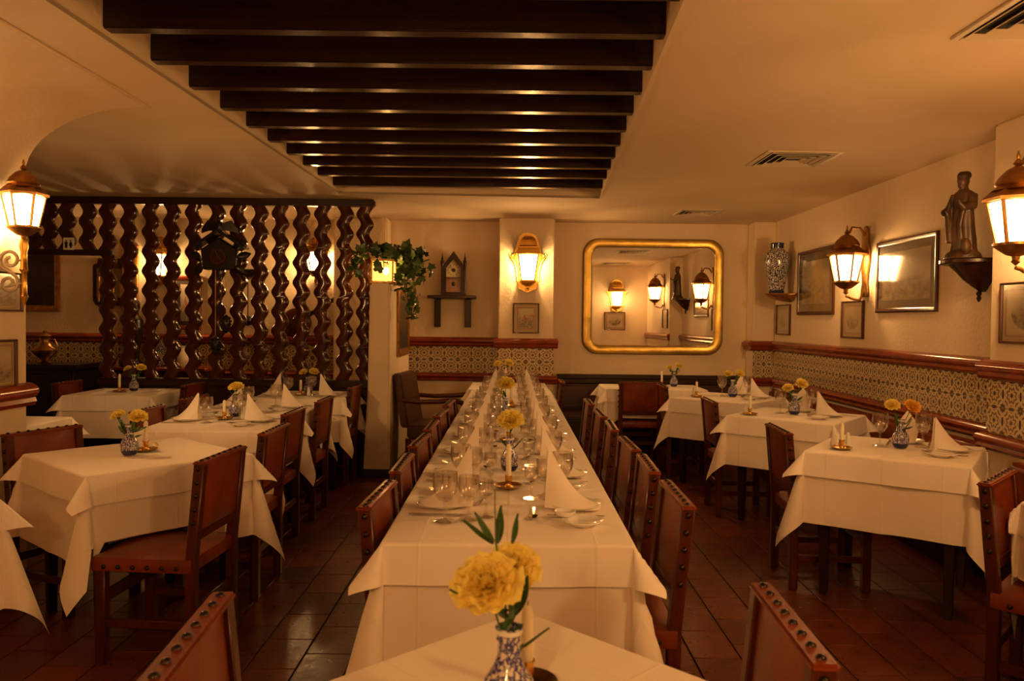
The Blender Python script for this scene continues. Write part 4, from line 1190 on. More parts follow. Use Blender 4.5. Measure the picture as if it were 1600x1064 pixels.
W1 = 'standing frontmost on the long table'
bouquet(-0.005, 3.49, W1, [(0.002, -0.02, 0.225)], 1.0, 1.30, leaves=6)
candle(-0.008, 3.13, 'at the front of the long table', 0.125, ring=(0.15, 1))
bouquet(-0.04, 5.25, 'second on the long table', [(0.002, 0, 0.245)], 1.0, 1.30, leaves=6)
candle(-0.012, 4.36, 'second on the long table', 0.10)
candle(0.0, 6.12, 'third on the long table', 0.12)
bouquet(-0.085, 8.14, 'on the table closing the far end', [(0.055, 0, 0.235), (-0.065, 0, 0.225)], 1.0, 1.1)
candle(-0.06, 7.98, 'on the table closing the far end', 0.14)
# front table
bouquet(0.001, 1.285, 'on the front table in the foreground', [(-0.036, -0.01, 0.212), (0.004, 0.05, 0.222)], 1.1, 1.27, leaves=4, tone=0)
sp = thing('leaf_sprig', 'dark green leaf sprig beside the carnation in the foreground vase', 'leaves', (0.001, 1.285, TH+0.05), 0)
BIGL = leaf_mesh(0.085, 0.020)
for (lx, ly, lz, rx, ry, rzz, sc) in ((0.006, 0.0, 0.125, 1.15, 0.0, -0.5, 0.85), (0.010, 0.01, 0.13, 1.3, 0.3, -0.2, 0.8), (-0.03, 0.045, 0.24, 0.55, 0.0, 0.9, 0.7), (-0.03, 0.05, 0.235, 0.3, 0.0, 1.2, 0.75),
                                   (-0.02, 0.055, 0.235, 1.2, 0.0, -0.7, 0.75), (0.005, 0.055, 0.235, 1.1, 0.0, -0.9, 0.6), (-0.01, -0.01, 0.14, 0.2, 0.0, 1.9, 0.7)):
    obj('leaf', BIGL, LEAF, sp, loc=(lx, ly, lz), rot=(rx, ry, rzz), scale=(sc*0.75, sc, sc))
obj('stem', MB().tube([(0, 0, 0), (-0.004, 0.02, 0.12), (-0.025, 0.05, 0.24), (-0.028, 0.055, 0.33)], [0.002, 0.002, 0.0018, 0.001], 6).mesh('stem'), LEAF, sp)
candle(0.034, 1.415, 'half hidden behind the foreground vase', 0.10, ring=(-0.4, 1))
# left tables
bouquet(-1.85, 3.775, 'on the left foreground table', [(0.045, -0.01, 0.185), (-0.055, 0, 0.19)], 1.0, 0.95, leaves=6)
candle(-1.83, 3.90, 'behind the vase on the left foreground table', 0.10)
def setting(x, y, ang, kind, where, g, gl=('goblet',), side=True, scale=1.0):
    """a cover at the edge of a small table; ang = direction the guest faces"""
    f = Vector((math.cos(ang), math.sin(ang))); r = Vector((f.y, -f.x))
    def P(a, b): return (x + f.x*a + r.x*b, y + f.y*a + r.y*b)
    rz = ang - PI/2
    plate(x, y, 0.096, where, g)
    napkin(kind, x, y, ang + PI if kind != 'mitre' else ang + PI/2, f'folded white napkin standing on the plate {where}', 'standing napkins of the small tables')
    p = P(0, 0.125); cutlery('knife', p[0], p[1], rz, where, 'knives of the small tables')
    p = P(0, -0.125); cutlery('fork', p[0], p[1], rz, where, 'forks of the small tables')
    if side:
        p = P(0.05, -0.215); plate(p[0], p[1], 0.066, where, 'side plates of the small tables', 'side')
        cutlery('spoon', p[0], p[1], rz+0.9, where + ', on the side plate', 'spoons of the small tables', 0.0185)
    for k, q in enumerate(gl):
        p = P(0.165, 0.10-0.07*k); glass(q, p[0], p[1], where, 'glasses of the small tables')
SGP = 'dinner plates of the small tables'
for (ty, nm) in ((5.02, 'second'), (5.82, 'third')):
    setting(-2.115, ty+0.06, RIGHT, 'sailw', f'left of the {nm} table on the left side', SGP)
    setting(-1.64, ty+0.05, LEFT, 'sailw', f'right of the {nm} table on the left side', SGP)
bouquet(-1.88, 5.30, 'on the second table of the left side', [(0.012, 0, 0.20), (-0.02, 0.03, 0.195)], 1.0, 1.0, leaves=4)
candle(-1.90, 5.16, 'on the second table of the left side', 0.075)
shaker(-1.80, 5.24, 'white salt shaker beside the vase on the second table of the left side')
setting(-2.08, 6.80, RIGHT, 'cone', 'left of the table beside the white column', SGP, side=False)
setting(-1.60, 6.80, LEFT, 'cone', 'right of the table beside the white column', SGP, side=False)
bouquet(-1.82, 6.98, 'on the table beside the white column', [(0.05, 0, 0.195), (-0.045, 0, 0.19)], 1.0, 1.0)
candle(-1.85, 6.84, 'on the table beside the white column', 0.085)
shaker(-1.775, 6.82, 'white salt shaker on the table beside the white column')
bouquet(-3.42, 7.06, 'on the table in front of the doorway', [(0.065, 0, 0.21), (-0.055, 0, 0.20)], 1.0, 0.95)
candle(-3.50, 6.96, 'on the table in front of the doorway', 0.11)
# right tables
def right_table(nm, dx, dy, heads, two, tone):
    def T(x, y): return (x+dx, y+dy)
    w1, w2 = f'on the wall side of the {nm} right-hand table', f'at the far side of the {nm} right-hand table'
    GP = 'settings of the right-hand tables'
    x, y = T(2.395, 4.175); plate(x, y, 0.096, w1, SGP); napkin('sailw', x-0.01, y, R(-14), f'folded white napkin standing on the plate {w1}', 'standing napkins of the small tables')
    x, y = T(2.245, 4.005); plate(x, y, 0.075, w1, 'side plates of the small tables', 'side'); cutlery('spoon', x, y, R(70), w1 + ', on the side plate', 'spoons of the small tables', 0.0185)
    x, y = T(2.50, 4.21); cutlery('fork', x, y, R(50), w1, 'forks of the small tables')
    x, y = T(2.31, 4.09); cutlery('knife', x, y, R(50), w1, 'knives of the small tables')
    x, y = T(2.30, 4.46); plate(x, y, 0.092, w2, SGP); napkin('mitre', x, y, R(12), f'folded white napkin standing on the plate {w2}', 'standing napkins of the small tables', s=1.03)
    x, y = T(2.19, 4.45); cutlery('knife', x, y, R(-30), w2, 'knives of the small tables')
    x, y = T(2.41, 4.42); cutlery('fork', x, y, R(-30), w2, 'forks of the small tables')
    x, y = T(2.085, 4.335); glass('big', x, y, w2, 'glasses of the small tables')
    x, y = T(2.315, 4.315); glass('big', x, y, w1, 'glasses of the small tables')
    x, y = T(2.165, 4.265); bouquet(x, y, f'on the {nm} right-hand table', heads, 1.05, 1.05, leaves=5, tone=tone)
    x, y = T(1.818, 4.205); candle(x, y, f'at the left corner of the {nm} right-hand table', 0.09)
    x, y = T(1.815, 4.305); shaker(x, y, f'left white shaker by the candlestick on the {nm} right-hand table')
    if two:
        x, y = T(1.90, 4.315); shaker(x, y, f'right white shaker by the candlestick on the {nm} right-hand table')
right_table('nearest', -0.03, 0.0, [(0.048, -0.02, 0.215), (-0.05, 0, 0.222)], True, 1)
right_table('middle', -0.055, 1.545, [(0.05, 0, 0.215), (-0.05, 0, 0.185)], False, 0)
right_table('farthest', -0.13, 2.90, [(0.06, 0, 0.20), (-0.045, 0, 0.20)], False, 0)
bouquet(1.72, 8.26, 'on the table below the mirror', [(0.045, 0, 0.215), (-0.05, 0, 0.20)], 1.0, 0.9, leaves=6)
candle(1.60, 8.30, 'on the table below the mirror', 0.11)
plate(2.20, 2.66, 0.096, 'on the table cut by the right edge', SGP)

# ------------------------------------------------------------------ armchair beside the column
ac = thing('armchair', 'dark leather armchair with curved wooden arms beside the white column', 'armchair', (-0.70, 7.52, 0), -PI/2 - R(8))
obj('seat', MB().mm(-0.28, 0.28, -0.24, 0.26, 0.33, 0.47).mesh('seat', bevel=0.02, seg=3), OLDLEATHER, ac)
m = MB(); rings = []
for z, yb in ((0.44, -0.25), (0.7, -0.29), (0.93, -0.33), (0.945, -0.335)):
    w = 0.27
    rings.append([(-w, yb-0.05, z), (w, yb-0.05, z), (w, yb+0.03, z), (-w, yb+0.03, z)])
obj('backrest', m.loft(rings).mesh('back', bevel=0.012, seg=2), OLDLEATHER, ac)
for s in (-1, 1):
    arm = [(s*0.285, -0.28, 0.70), (s*0.30, -0.12, 0.69), (s*0.305, 0.08, 0.70), (s*0.30, 0.22, 0.715), (s*0.295, 0.285, 0.695), (s*0.29, 0.30, 0.665)]
    obj('arm', MB().tube(arm, [0.022, 0.022, 0.024, 0.027, 0.026, 0.016], 10).mesh('arm'), CHAIRWOOD, ac)
    obj('arm_support', MB().tube([(s*0.29, 0.20, 0.33), (s*0.285, 0.25, 0.50), (s*0.295, 0.22, 0.70)], [0.022, 0.02, 0.018], 8).mesh('sup'), CHAIRWOOD, ac)
    obj('leg', MB().mm(s*0.265-0.022, s*0.265+0.022, 0.20, 0.245, 0, 0.34).mesh('leg', bevel=0.004), CHAIRWOOD, ac)
    obj('leg', MB().mm(s*0.265-0.022, s*0.265+0.022, -0.25, -0.205, 0, 0.34).mesh('leg', bevel=0.004), CHAIRWOOD, ac)

# ------------------------------------------------------------------ steeple clock on its shelf
sh = thing('wall_shelf', 'dark wooden wall shelf on two straight brackets holding the clock', 'shelf', (-0.684, YB, 1.735))
obj('board', MB().mm(-0.272, 0.272, -0.24, -0.001, -0.035, 0.0).mesh('board', bevel=0.006), DARKWOOD, sh)
for s in (-1, 1): obj('bracket', MB().mm(s*0.175-0.036, s*0.175+0.036, -0.05, -0.001, -0.36, -0.036).mesh('bracket', bevel=0.004), DARKWOOD, sh)
ck = thing('steeple_clock', 'steeple-roofed wooden mantel clock with two spires on the wall shelf', 'clock', (-0.67, 8.88, 1.736))
body = [(-0.125, 0.0), (0.125, 0.0), (0.125, 0.33), (0.0, 0.50), (-0.125, 0.33)]
inn = [(-0.082, 0.035), (0.082, 0.035), (0.082, 0.31), (0.0, 0.415), (-0.082, 0.31)]
m = MB(); m.prism(body, -0.02, 0.055)
obj('case', m.mesh('case', bevel=0.003), DARKWOOD, ck)
m = MB()
m.loft([[(x, -0.02, z) for x, z in body], [(x*0.98, -0.05, 0.008+z*0.975) for x, z in body], [(x, -0.05, z) for x, z in inn], [(x, -0.022, z) for x, z in inn]], cap=False)
obj('gable_front', m.mesh('gable', smooth=30), DARKWOOD, ck)
m = MB(); m.prism([(-0.082, 0.205), (0.082, 0.205), (0.082, 0.31), (0, 0.415), (-0.082, 0.31)], -0.026, -0.022)
dl = obj('dial', m.mesh('dial', smooth=0), mat('clock_dial', (0.50, 0.40, 0.22), None, rough=0.5), ck)
obj('dial_centre', MB().tube([(0, -0.027, 0.285), (0, -0.029, 0.285)], 0.022, 16).mesh('centre'), BLACK, dl)
m = MB(); m.bar((0, -0.031, 0.285), (-0.045, -0.031, 0.345), 0.004, 0.002); m.bar((0, -0.031, 0.285), (0.03, -0.031, 0.262), 0.005, 0.002)
obj('hands', m.mesh('hands'), BLACK, dl)
for k in range(12):
    a = PI*k/6
    obj('hour_mark', MB().box((0.062*math.sin(a), -0.028, 0.285+0.062*math.cos(a)), (0.007, 0.003, 0.012)).mesh('mark', smooth=0), BLACK, dl)
m = MB(); m.mm(-0.082, 0.082, -0.026, -0.022, 0.038, 0.19)
dp = obj('door_panel', m.mesh('panel', smooth=0), mat('painted_glass_panel', (0.28, 0.12, 0.035), (0.20, 0.08, 0.025), 20.0, 0.25), ck)
obj('motif', MB().sphere((0, -0.028, 0.13), (0.018, 0.003, 0.026)).mesh('motif'), BLACK, dp)
obj('divider', MB().mm(-0.084, 0.084, -0.034, -0.022, 0.188, 0.206).mesh('divider', bevel=0.002), FRAMEW, ck)
obj('plinth', MB().mm(-0.14, 0.14, -0.058, 0.06, 0.0, 0.03).mesh('plinth', bevel=0.004), DARKWOOD, ck)
for s in (-1, 1):
    obj('column', MB().lathe([(0.016, 0.03), (0.012, 0.04), (0.012, 0.32), (0.018, 0.335), (0.018, 0.36)], 10, (s*0.128, -0.04, 0)).mesh('col'), DARKWOOD, ck)
    obj('spire', MB().lathe([(0.020, 0.36), (0.020, 0.385), (0.010, 0.40), (0.013, 0.412), (0.007, 0.43), (0.001, 0.485)], 8, (s*0.128, -0.04, 0)).mesh('spire'), DARKWOOD, ck)

# ------------------------------------------------------------------ big vase and carved saint on wall brackets
br = thing('carved_bracket', 'gilt driftwood-like bracket under the big blue and white vase', 'shelf', (XR, 8.28, 1.775), PI/2)
m = MB(); rings = []
for z, w, d in ((-0.085, 0.06, 0.06), (-0.07, 0.13, 0.13), (-0.05, 0.155, 0.19), (-0.03, 0.19, 0.24), (-0.01, 0.20, 0.265), (0.0, 0.195, 0.26)):
    rings.append([(w*math.cos(PI*k/14)*(1+0.07*math.sin(k*2.3+z*60)), 0.001 + d*math.sin(PI*k/14)*(1+0.06*math.sin(k*3.1)), z) for k in range(15)])
obj('shelf_body', m.loft(rings).mesh('shelf', smooth=50), GILT, br)
vz = thing('baluster_vase', 'big blue and white baluster vase on the gilt wall bracket', 'vase', (2.795, 8.28, 1.776))
obj('body', MB().lathe([(0.075, 0.03), (0.078, 0.05), (0.095, 0.14), (0.118, 0.25), (0.132, 0.34), (0.130, 0.39), (0.108, 0.435), (0.072, 0.462), (0.066, 0.475)], 32).mesh('body'), DELFTBIG, vz)
obj('foot', MB().lathe([(0.074, 0.0), (0.078, 0.004), (0.076, 0.03), (0.074, 0.034)], 32).mesh('foot'), COBALT, vz)
obj('neck', MB().lathe([(0.066, 0.474), (0.067, 0.48), (0.066, 0.515), (0.070, 0.530), (0.066, 0.533), (0.058, 0.525), (0.056, 0.48)], 32).mesh('neck'), COBALT, vz)
sb = thing('saint_bracket', 'dark turned wooden wall bracket carrying the carved saint', 'shelf', (XR, 4.87, 1.865), PI/2)
m = MB(); rings = []
for z, w, d in ((-0.20, 0.012, 0.03), (-0.185, 0.03, 0.05), (-0.16, 0.055, 0.085), (-0.12, 0.10, 0.13), (-0.075, 0.125, 0.17), (-0.055, 0.15, 0.19), (-0.03, 0.165, 0.215)):
    rings.append([(w*math.cos(PI*k/12), 0.001 + d*math.sin(PI*k/12), z) for k in range(13)])
obj('corbel', m.loft(rings).mesh('corbel', smooth=50), DARKWOOD, sb)
obj('shelf_board', MB().prism([(0.20*math.cos(PI*k/12), 0.001+0.27*math.sin(PI*k/12)) for k in range(13)], -0.03, 0.0, 'xy').mesh('board', bevel=0.006), DARKWOOD, sb)
obj('drop_finial', MB().lathe([(0.010, -0.195), (0.018, -0.21), (0.010, -0.225), (0.016, -0.24), (0.003, -0.262)], 12, (0, 0.035, 0)).mesh('finial'), DARKWOOD, sb)

def remeshed(m, name, vox=0.007, sm=4):
    me = m.mesh(name + '_raw')
    o = bpy.data.objects.new(name + '_tmp', me); COL.objects.link(o)
    rm = o.modifiers.new('r', 'REMESH'); rm.mode = 'VOXEL'; rm.voxel_size = vox
    s = o.modifiers.new('s', 'SMOOTH'); s.iterations = sm; s.factor = 0.5
    dg = bpy.context.evaluated_depsgraph_get()
    out = bpy.data.meshes.new_from_object(o.evaluated_get(dg))
    bpy.data.objects.remove(o)
    out.polygons.foreach_set('use_smooth', [True]*len(out.polygons))
    return out
sa = thing('carved_saint_statue', 'carved wooden robed saint figure with raised hand on the wall bracket', 'statue', (2.775, 4.83, 1.866), PI/2+R(18))
m = MB()
def ell(z, rx, ry, ox=0, oy=0, n=20, fold=0.0, k=7):
    return [(ox+rx*(1+fold*math.sin(k*2*PI*i/n))*math.cos(2*PI*i/n), oy+ry*(1+fold*math.sin(k*2*PI*i/n))*math.sin(2*PI*i/n), z) for i in range(n)]
m.loft([ell(0.0, 0.115, 0.095), ell(0.03, 0.105, 0.085), ell(0.045, 0.09, 0.07)])
m.loft([ell(0.03, 0.080, 0.065, 0, 0, 28, 0.10), ell(0.12, 0.072, 0.058, 0, 0, 28, 0.10), ell(0.22, 0.066, 0.052, 0.004, 0, 28, 0.08), ell(0.29, 0.062, 0.048, 0.004, 0, 28, 0.05), ell(0.36, 0.070, 0.048, 0, 0, 28, 0.03), ell(0.405, 0.062, 0.04, 0, 0, 28), ell(0.425, 0.028, 0.028, 0, 0.004, 28), ell(0.45, 0.022, 0.024, 0, 0.006, 28)])
m.sphere((0, 0.010, 0.478), (0.033, 0.038, 0.044), 16, 12)            # head
m.sphere((0, 0.046, 0.474), (0.006, 0.010, 0.009), 8, 6)               # nose
m.sphere((0, 0.030, 0.448), (0.020, 0.018, 0.020), 10, 8)              # beard
m.loft([ell(0.498, 0.037, 0.042, 0, 0.004), ell(0.515, 0.038, 0.043, 0, 0.002), ell(0.535, 0.028, 0.032, 0, 0.0)])   # cap
m.tube([(0.062, 0.0, 0.385), (0.085, 0.02, 0.31), (0.082, 0.075, 0.285)], [0.028, 0.03, 0.022], 10)
m.tube([(-0.062, 0.0, 0.385), (-0.088, 0.03, 0.315), (-0.085, 0.10, 0.30), (-0.084, 0.125, 0.325)], [0.028, 0.03, 0.020, 0.012], 10)
m.tube([(-0.084, 0.122, 0.322), (-0.088, 0.128, 0.352)], [0.010, 0.005], 8); m.tube([(-0.084, 0.124, 0.322), (-0.078, 0.135, 0.350)], [0.009, 0.004], 8)
m.tube([(0.05, 0.055, 0.10), (0.075, 0.05, 0.30), (0.055, 0.03, 0.40)], [0.02, 0.018, 0.012], 8)
m.tube([(-0.045, 0.055, 0.06), (-0.03, 0.062, 0.20), (-0.055, 0.05, 0.34)], [0.014, 0.014, 0.012], 8)
m.sphere((-0.075, 0.06, 0.07), (0.03, 0.03, 0.05), 10, 8)
obj('figure', remeshed(m, 'saint', 0.0055, 3), STATUE, sa)

# ------------------------------------------------------------------ light box and ivy on the column
lb = thing('column_lamp', 'small glowing amber glass lamp on top of the white column', 'lamp', (-1.20, 7.28, CZ))
obj('base', MB().mm(-0.105, 0.105, -0.09, 0.09, 0.0, 0.02).mesh('base', bevel=0.003), OLDBRASS, lb)
for sx, sy, w, d in ((0, -1, 0.18, 0.004), (0, 1, 0.18, 0.004), (-1, 0, 0.004, 0.16), (1, 0, 0.004, 0.16)):
    obj('glass_pane', MB().box((sx*0.094, sy*0.084, 0.115), (w, d, 0.18)).mesh('pane', smooth=0), BOXLIGHT, lb)
m = MB()
for sx in (-1, 1):
    for sy in (-1, 1): m.mm(sx*0.096-0.006, sx*0.096+0.006, sy*0.086-0.006, sy*0.086+0.006, 0.02, 0.21)
m.mm(-0.105, 0.105, -0.095, 0.095, 0.205, 0.225)
obj('bulb_globe', MB().sphere((0.02, 0.0, 0.12), (0.026, 0.026, 0.034)).mesh('globe'), emit_mat('hot_bulb', LAMP_COL, 25.0), lb)
bulb(lb, (0.02, 0.0, 0.12), 7.0, 0.03, (1.0, 0.52, 0.17))
obj('metal_frame', m.mesh('frame'), OLDBRASS, lb)

iv = thing('trailing_ivy', 'trailing green ivy plant spilling over the top of the white column', 'plant', (-1.13, 7.42, CZ-0.001))
obj('pot', MB().lathe([(0.07, 0.0), (0.10, 0.14), (0.11, 0.15), (0.10, 0.155), (0.09, 0.14)], 20, (0, 0.12, 0)).mesh('pot'), BLACK, iv)
def ivy_leaf():
    o = [(0, 0), (0.25, -0.16), (0.52, 0.02), (0.40, 0.22), (0.62, 0.42), (0.30, 0.55), (0.0, 1.0), (-0.30, 0.55), (-0.62, 0.42), (-0.40, 0.22), (-0.52, 0.02), (-0.25, -0.16)]
    m = MB(); s = 0.072
    n = len(o)
    m.v = [(0, 0.35*s, 0.10*s)] + [(x*s, y*s, -0.12*s*abs(x) - 0.22*s*max(0, y-0.5)) for x, y in o]
    m.f = [(0, 1+i, 1+(i+1) % n) for i in range(n)]
    return m.mesh('ivy_leaf', smooth=60, fix=False)
IVL = ivy_leaf()
rnd = random.Random(5)
strands = []
def strand(pts, n, sp):
    pts = [Vector(p) for p in pts]
    obj('vine', MB().tube(pts, 0.003, 5).mesh('vine'), STEM, iv)
    for k in range(n):
        f = rnd.random()*(len(pts)-1); i = int(f); q = pts[i].lerp(pts[min(i+1, len(pts)-1)], f-i)
        q = q + Vector((rnd.gauss(0, sp), rnd.gauss(0, sp), rnd.gauss(0, sp)))
        obj('ivy_leaf', IVL, IVY, iv, loc=q, rot=(rnd.uniform(0.2, 1.9), rnd.uniform(-0.6, 0.6), PI + rnd.uniform(-1.5, 1.5)), scale=rnd.uniform(0.75, 1.35))
Z0 = 0.12
strand([(0, 0.1, 0.14), (-0.10, -0.05, 0.30), (-0.22, -0.18, 0.30), (-0.32, -0.26, 0.18), (-0.30, -0.28, 0.08)], 42, 0.030)
strand([(0, 0.1, 0.14), (-0.04, -0.06, 0.32), (-0.06, -0.2, 0.30), (-0.05, -0.27, 0.12)], 34, 0.035)
strand([(0, 0.1, 0.14), (0.08, 0.02, 0.26), (0.18, -0.06, 0.24), (0.23, -0.10, 0.10)], 50, 0.045)
strand([(0.02, 0.1, 0.14), (0.12, 0.0, 0.26), (0.20, -0.08, 0.05), (0.20, -0.10, -0.18), (0.18, -0.10, -0.34)], 58, 0.040)
strand([(0.02, 0.08, 0.14), (0.10, -0.05, 0.22), (0.12, -0.12, 0.02), (0.13, -0.14, -0.12)], 46, 0.035)
strand([(0.0, 0.1, 0.12), (0.02, 0.0, 0.28), (0.16, 0.02, 0.29), (0.28, -0.02, 0.24), (0.29, -0.04, 0.0)], 52, 0.042)

# ------------------------------------------------------------------ things behind and on the screen
cc = thing('cuckoo_clock', 'black carved cuckoo clock with pine-cone weights hanging on the wavy screen', 'clock', (-2.74, SY-0.05, 2.03), PI)
obj('case', MB().prism([(-0.15, -0.13), (0.15, -0.13), (0.17, 0.06), (0.0, 0.17), (-0.17, 0.06)], 0.0, 0.12).mesh('case', bevel=0.01), BLACK, cc)
m = MB()
for s in (-1, 1):
    m.bar((0, 0.07, 0.235), (s*0.24, 0.07, 0.075), 0.17, 0.025, up=(0, 0, 1))
obj('gable_roof', m.mesh('roof', bevel=0.006), BLACK, cc)
m = MB()
m.sphere((0, 0.10, 0.27), (0.035, 0.03, 0.06)); m.sphere((0.0, 0.12, 0.335), (0.022, 0.022, 0.024)); m.sphere((0.0, 0.15, 0.33), (0.006, 0.016, 0.006))
for s in (-1, 1):
    m.loft([[(s*0.02, 0.09, 0.30), (s*0.02, 0.11, 0.30), (s*0.02, 0.11, 0.24), (s*0.02, 0.09, 0.24)], [(s*0.11, 0.08, 0.33), (s*0.11, 0.10, 0.33), (s*0.11, 0.10, 0.23), (s*0.11, 0.08, 0.23)], [(s*0.17, 0.08, 0.25), (s*0.17, 0.09, 0.25), (s*0.17, 0.09, 0.21), (s*0.17, 0.08, 0.21)]])
obj('carved_eagle', m.mesh('eagle'), BLACK, cc)
lf = leaf_mesh(0.13, 0.045)
for a, x, z in ((0.5, 0.17, 0.05), (1.2, 0.17, -0.02), (2.2, 0.15, -0.10), (-0.5, -0.17, 0.05), (-1.2, -0.17, -0.02), (-2.2, -0.15, -0.10)):
    obj('carved_leaf', lf, BLACK, cc, loc=(x, 0.125, z), rot=(PI/2, -a if False else a, 0))
dlc = obj('dial', MB().tube([(0, 0.121, -0.01), (0, 0.130, -0.01)], 0.075, 24).mesh('dial'), DARKWOOD, cc)
m = MB().lathe([(0.058, 0), (0.072, 0), (0.072, 0.006), (0.058, 0.006)], 24, cap=False); m.move(Matrix.Translation((0, 0.136, -0.01)) @ Matrix.Rotation(PI/2, 4, 'X'))
obj('hour_ring', m.mesh('ring'), CHAIRWOOD, dlc)
m = MB(); m.bar((0, 0.138, -0.01), (0.02, 0.138, 0.045), 0.006, 0.003); m.bar((0, 0.138, -0.01), (-0.03, 0.138, -0.03), 0.006, 0.003)
obj('hands', m.mesh('hands'), OLDBRASS, dlc)
for s, L in ((-1, 0.42), (1, 0.62)):
    obj('chain', MB().cyl((s*0.05, 0.06, -0.13), (s*0.05, 0.06, -0.13-L), 0.003, n=6).mesh('chain'), OLDBRASS, cc)
    m = MB()
    m.lathe([(0.006, 0), (0.03, -0.02), (0.042, -0.06), (0.040, -0.11), (0.024, -0.155), (0.004, -0.175)], 12, (s*0.05, 0.06, -0.13-L))
    for q in range(5):
        for i in range(8):
            a = 2*PI*i/8 + q*0.4; r_ = (0.036, 0.043, 0.043, 0.036, 0.026)[q]
            m.sphere((s*0.05+r_*math.cos(a), 0.06+r_*math.sin(a), -0.13-L-0.03-0.03*q), (0.010, 0.010, 0.012), 6, 4)
    obj('cone_weight', m.mesh('weight'), BLACK, cc)
m = MB(); m.cyl((0, 0.05, -0.13), (0, 0.05, -0.50), 0.004, n=6)
pd = obj('pendulum', m.mesh('pend'), DARKWOOD, cc)
obj('bob', MB().tube([(0, 0.045, -0.50), (0, 0.057, -0.50)], 0.045, 16).mesh('bob'), DARKWOOD, pd)

pc = thing('pendulum_clock', 'small black wall clock with long pendulum behind the screen', 'clock', (-3.03, YB, 1.92), PI)
obj('case', MB().prism([(-0.10, 0.0), (0.10, 0.0), (0.14, 0.09), (-0.14, 0.09)], 0.002, 0.10).mesh('case', bevel=0.004), BLACK, pc)
pd = obj('pendulum_rod', MB().cyl((0, 0.05, 0.0), (0, 0.05, -0.50), 0.006, n=8).mesh('rod'), DARKWOOD, pc)
obj('bob', MB().lathe([(0.01, 0.03), (0.06, 0.0), (0.07, -0.03), (0.05, -0.07), (0.005, -0.09)], 14, (0, 0.05, -0.47)).mesh('bob'), BLACK, pd)

gt = thing('wall_mandolin', 'round-bodied brown string instrument hanging behind the screen', 'instrument', (-2.48, YB-0.03, 1.40), 0)
gt.rotation_euler = (0, R(58), 0)
m = MB().lathe([(0.001, -0.03), (0.15, -0.03), (0.172, -0.012), (0.172, 0.012), (0.15, 0.028), (0.001, 0.028)], 32); m.move(Matrix.Rotation(PI/2, 4, 'X'))
obj('body', m.mesh('body'), CHAIRWOOD, gt)
m = MB().lathe([(0.001, 0.029), (0.045, 0.029), (0.045, 0.031), (0.001, 0.031)], 20); m.move(Matrix.Rotation(PI/2, 4, 'X'))
obj('sound_hole', m.mesh('hole'), BLACK, gt)
nk = obj('neck', MB().mm(-0.024, 0.024, -0.045, -0.02, 0.12, 0.56).mesh('neck', bevel=0.004), DARKWOOD, gt)
obj('head', MB().mm(-0.036, 0.036, -0.042, -0.022, 0.56, 0.68).mesh('head', bevel=0.004), BLACK, nk)
obj('bridge', MB().mm(-0.04, 0.04, -0.042, -0.028, -0.10, -0.085).mesh('bridge'), BLACK, gt)

sd = thing('sideboard', 'dark carved wooden sideboard standing behind the wavy screen', 'cabinet', (-3.95, 8.72, 0))
obj('body', MB().mm(-0.58, 0.58, -0.22, 0.22, 0.06, 0.86).mesh('body', bevel=0.006), DARKWOOD, sd)
obj('top', MB().mm(-0.62, 0.62, -0.25, 0.24, 0.862, 0.90).mesh('top', bevel=0.008), REDWOOD, sd)
for s in (-1, 1):
    d_ = obj('door', MB().mm(s*0.28-0.25, s*0.28+0.25, -0.24, -0.222, 0.12, 0.80).mesh('door', bevel=0.008), DARKWOOD, sd)
    obj('knob', MB().sphere((s*0.06, -0.25, 0.48), 0.016).mesh('knob'), BRASS, d_)
    obj('leg', MB().mm(s*0.53-0.03, s*0.53+0.03, -0.2, 0.2, 0, 0.06).mesh('leg'), DARKWOOD, sd)
sf = thing('dark_bust', 'small black figure standing on the sideboard behind the screen', 'figurine', (-4.20, 8.66, 0.902))
m = MB(); m.lathe([(0.09, 0), (0.09, 0.05), (0.06, 0.07), (0.07, 0.2), (0.11, 0.42), (0.10, 0.52), (0.05, 0.58), (0.045, 0.60)], 16); m.sphere((0, -0.01, 0.67), (0.075, 0.085, 0.10))
obj('figure', remeshed(m, 'bust', 0.012, 3), BLACK, sf)
obj('plinth', MB().mm(-0.10, 0.10, -0.10, 0.10, 0, 0.045).mesh('plinth', bevel=0.005), DARKWOOD, sf)
jg = thing('pottery_jug', 'pale pottery jug on the sideboard behind the screen', 'jug', (-3.66, 8.66, 0.902))
obj('body', MB().lathe([(0.05, 0), (0.08, 0.05), (0.085, 0.11), (0.05, 0.17), (0.04, 0.21), (0.05, 0.23), (0.044, 0.228), (0.035, 0.2)], 20).mesh('jug'), WAX, jg)
obj('handle', MB().tube([(0.045, 0, 0.21), (0.10, 0, 0.20), (0.11, 0, 0.13), (0.08, 0, 0.08)], 0.009, 8).mesh('handle'), WAX, jg)
pf = thing('painted_plate', 'round painted plate standing on the sideboard behind the screen', 'plate', (-3.88, 8.84, 0.902)); 
m = MB().lathe([(0.002, 0.0), (0.10, 0.0), (0.16, 0.022), (0.163, 0.026), (0.10, 0.012), (0.002, 0.01)], 28); m.move(Matrix.Translation((0, 0, 0.165)) @ Matrix.Rotation(PI/2 - 0.15, 4, 'X'))
obj('disc', m.mesh('disc'), DELFTBIG, pf)
obj('stand', MB().mm(-0.06, 0.06, -0.03, 0.05, 0, 0.012).mesh('stand'), DARKWOOD, pf)

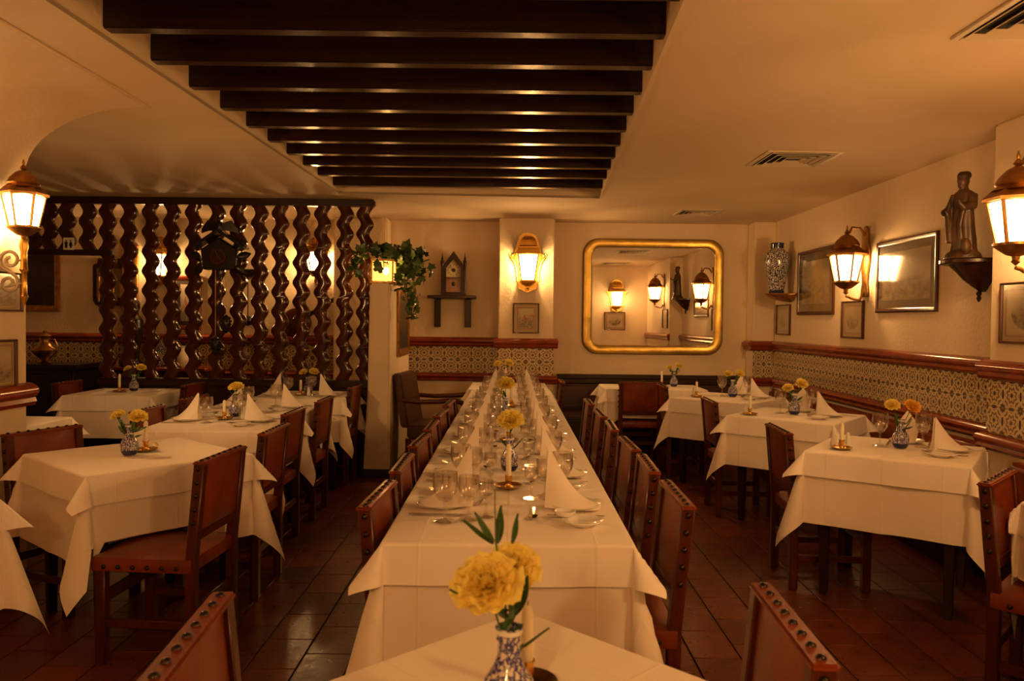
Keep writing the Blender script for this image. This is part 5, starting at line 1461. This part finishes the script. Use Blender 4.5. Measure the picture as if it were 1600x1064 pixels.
bc = thing('black_cabinet', 'black lacquered cabinet seen through the doorway at the left', 'cabinet', (-5.25, 8.20, 0))
obj('body', MB().mm(-0.78, 0.78, -0.25, 0.25, 0, 0.90).mesh('body', bevel=0.006), BLACK, bc)
obj('top', MB().mm(-0.82, 0.82, -0.29, 0.27, 0.902, 0.955).mesh('top', bevel=0.01, seg=2), BLACK, bc)
for s in (-1, 1): obj('door', MB().mm(s*0.39-0.37, s*0.39+0.37, -0.27, -0.252, 0.06, 0.86).mesh('door', bevel=0.006), BLACK, bc)
ur = thing('brass_urn', 'dark brass urn with lid on the black cabinet', 'urn', (-4.86, 8.12, 0.957))
obj('body', MB().lathe([(0.06, 0), (0.065, 0.01), (0.03, 0.03), (0.06, 0.06), (0.115, 0.11), (0.12, 0.14), (0.07, 0.185), (0.05, 0.22), (0.052, 0.27), (0.062, 0.285)], 24).mesh('urn'), OLDBRASS, ur)
for s in (-1, 1): obj('handle', MB().tube([(s*0.05, 0, 0.25), (s*0.10, 0, 0.25), (s*0.13, 0, 0.19), (s*0.115, 0, 0.13)], 0.008, 8).mesh('handle'), OLDBRASS, ur)
obj('lid', MB().lathe([(0.064, 0.285), (0.05, 0.30), (0.02, 0.315), (0.022, 0.33), (0.003, 0.345)], 20).mesh('lid'), OLDBRASS, ur)

ws = thing('candle_sconce', 'dark wall sconce with a mirror panel and two candles by the doorway', 'sconce', (-4.62, YB, 1.84), PI)
pl = [(-0.17, -0.26), (0.17, -0.26), (0.20, -0.20), (0.20, 0.20), (0.15, 0.22), (0.14, 0.28), (-0.14, 0.28), (-0.15, 0.22), (-0.20, 0.20), (-0.20, -0.20)]
obj('back_board', MB().prism(pl, 0.002, 0.03).mesh('board', bevel=0.005), DARKWOOD, ws)
obj('mirror_panel', MB().mm(-0.15, 0.15, 0.031, 0.035, -0.17, 0.16).mesh('panel', smooth=0), mat('tarnished_mirror', (0.35, 0.28, 0.18), None, rough=0.25, metal=1.0), ws)
for s in (-1, 1):
    a = obj('candle_arm', MB().tube([(0, 0.03, -0.24), (s*0.04, 0.08, -0.30), (s*0.08, 0.12, -0.27), (s*0.08, 0.12, -0.22)], 0.009, 8).mesh('arm'), IRON, ws)
    obj('candle', MB().cyl((s*0.08, 0.12, -0.22), (s*0.08, 0.12, 0.06), 0.013, n=10).mesh('cnd'), GILT, a)
tw = thing('tall_wooden_frame', 'tall narrow gilt-edged wooden frame on the wall behind the screen', 'frame', (-4.36, YB, 1.62), PI)
m = MB()
m.bar((-0.04, 0.02, -0.42), (-0.04, 0.02, 0.62), 0.035, 0.035, up=(0, 1, 0)); m.bar((0.10, 0.02, -0.42), (0.10, 0.02, 0.62), 0.035, 0.035, up=(0, 1, 0))
m.mm(-0.06, 0.12, 0.002, 0.04, 0.60, 0.66); m.mm(-0.06, 0.12, 0.002, 0.04, -0.46, -0.40)
obj('moulding', m.mesh('moulding', bevel=0.004), GILT, tw)
obj('panel', MB().mm(-0.03, 0.09, 0.002, 0.012, -0.40, 0.60).mesh('panel', smooth=0), MATD, tw)
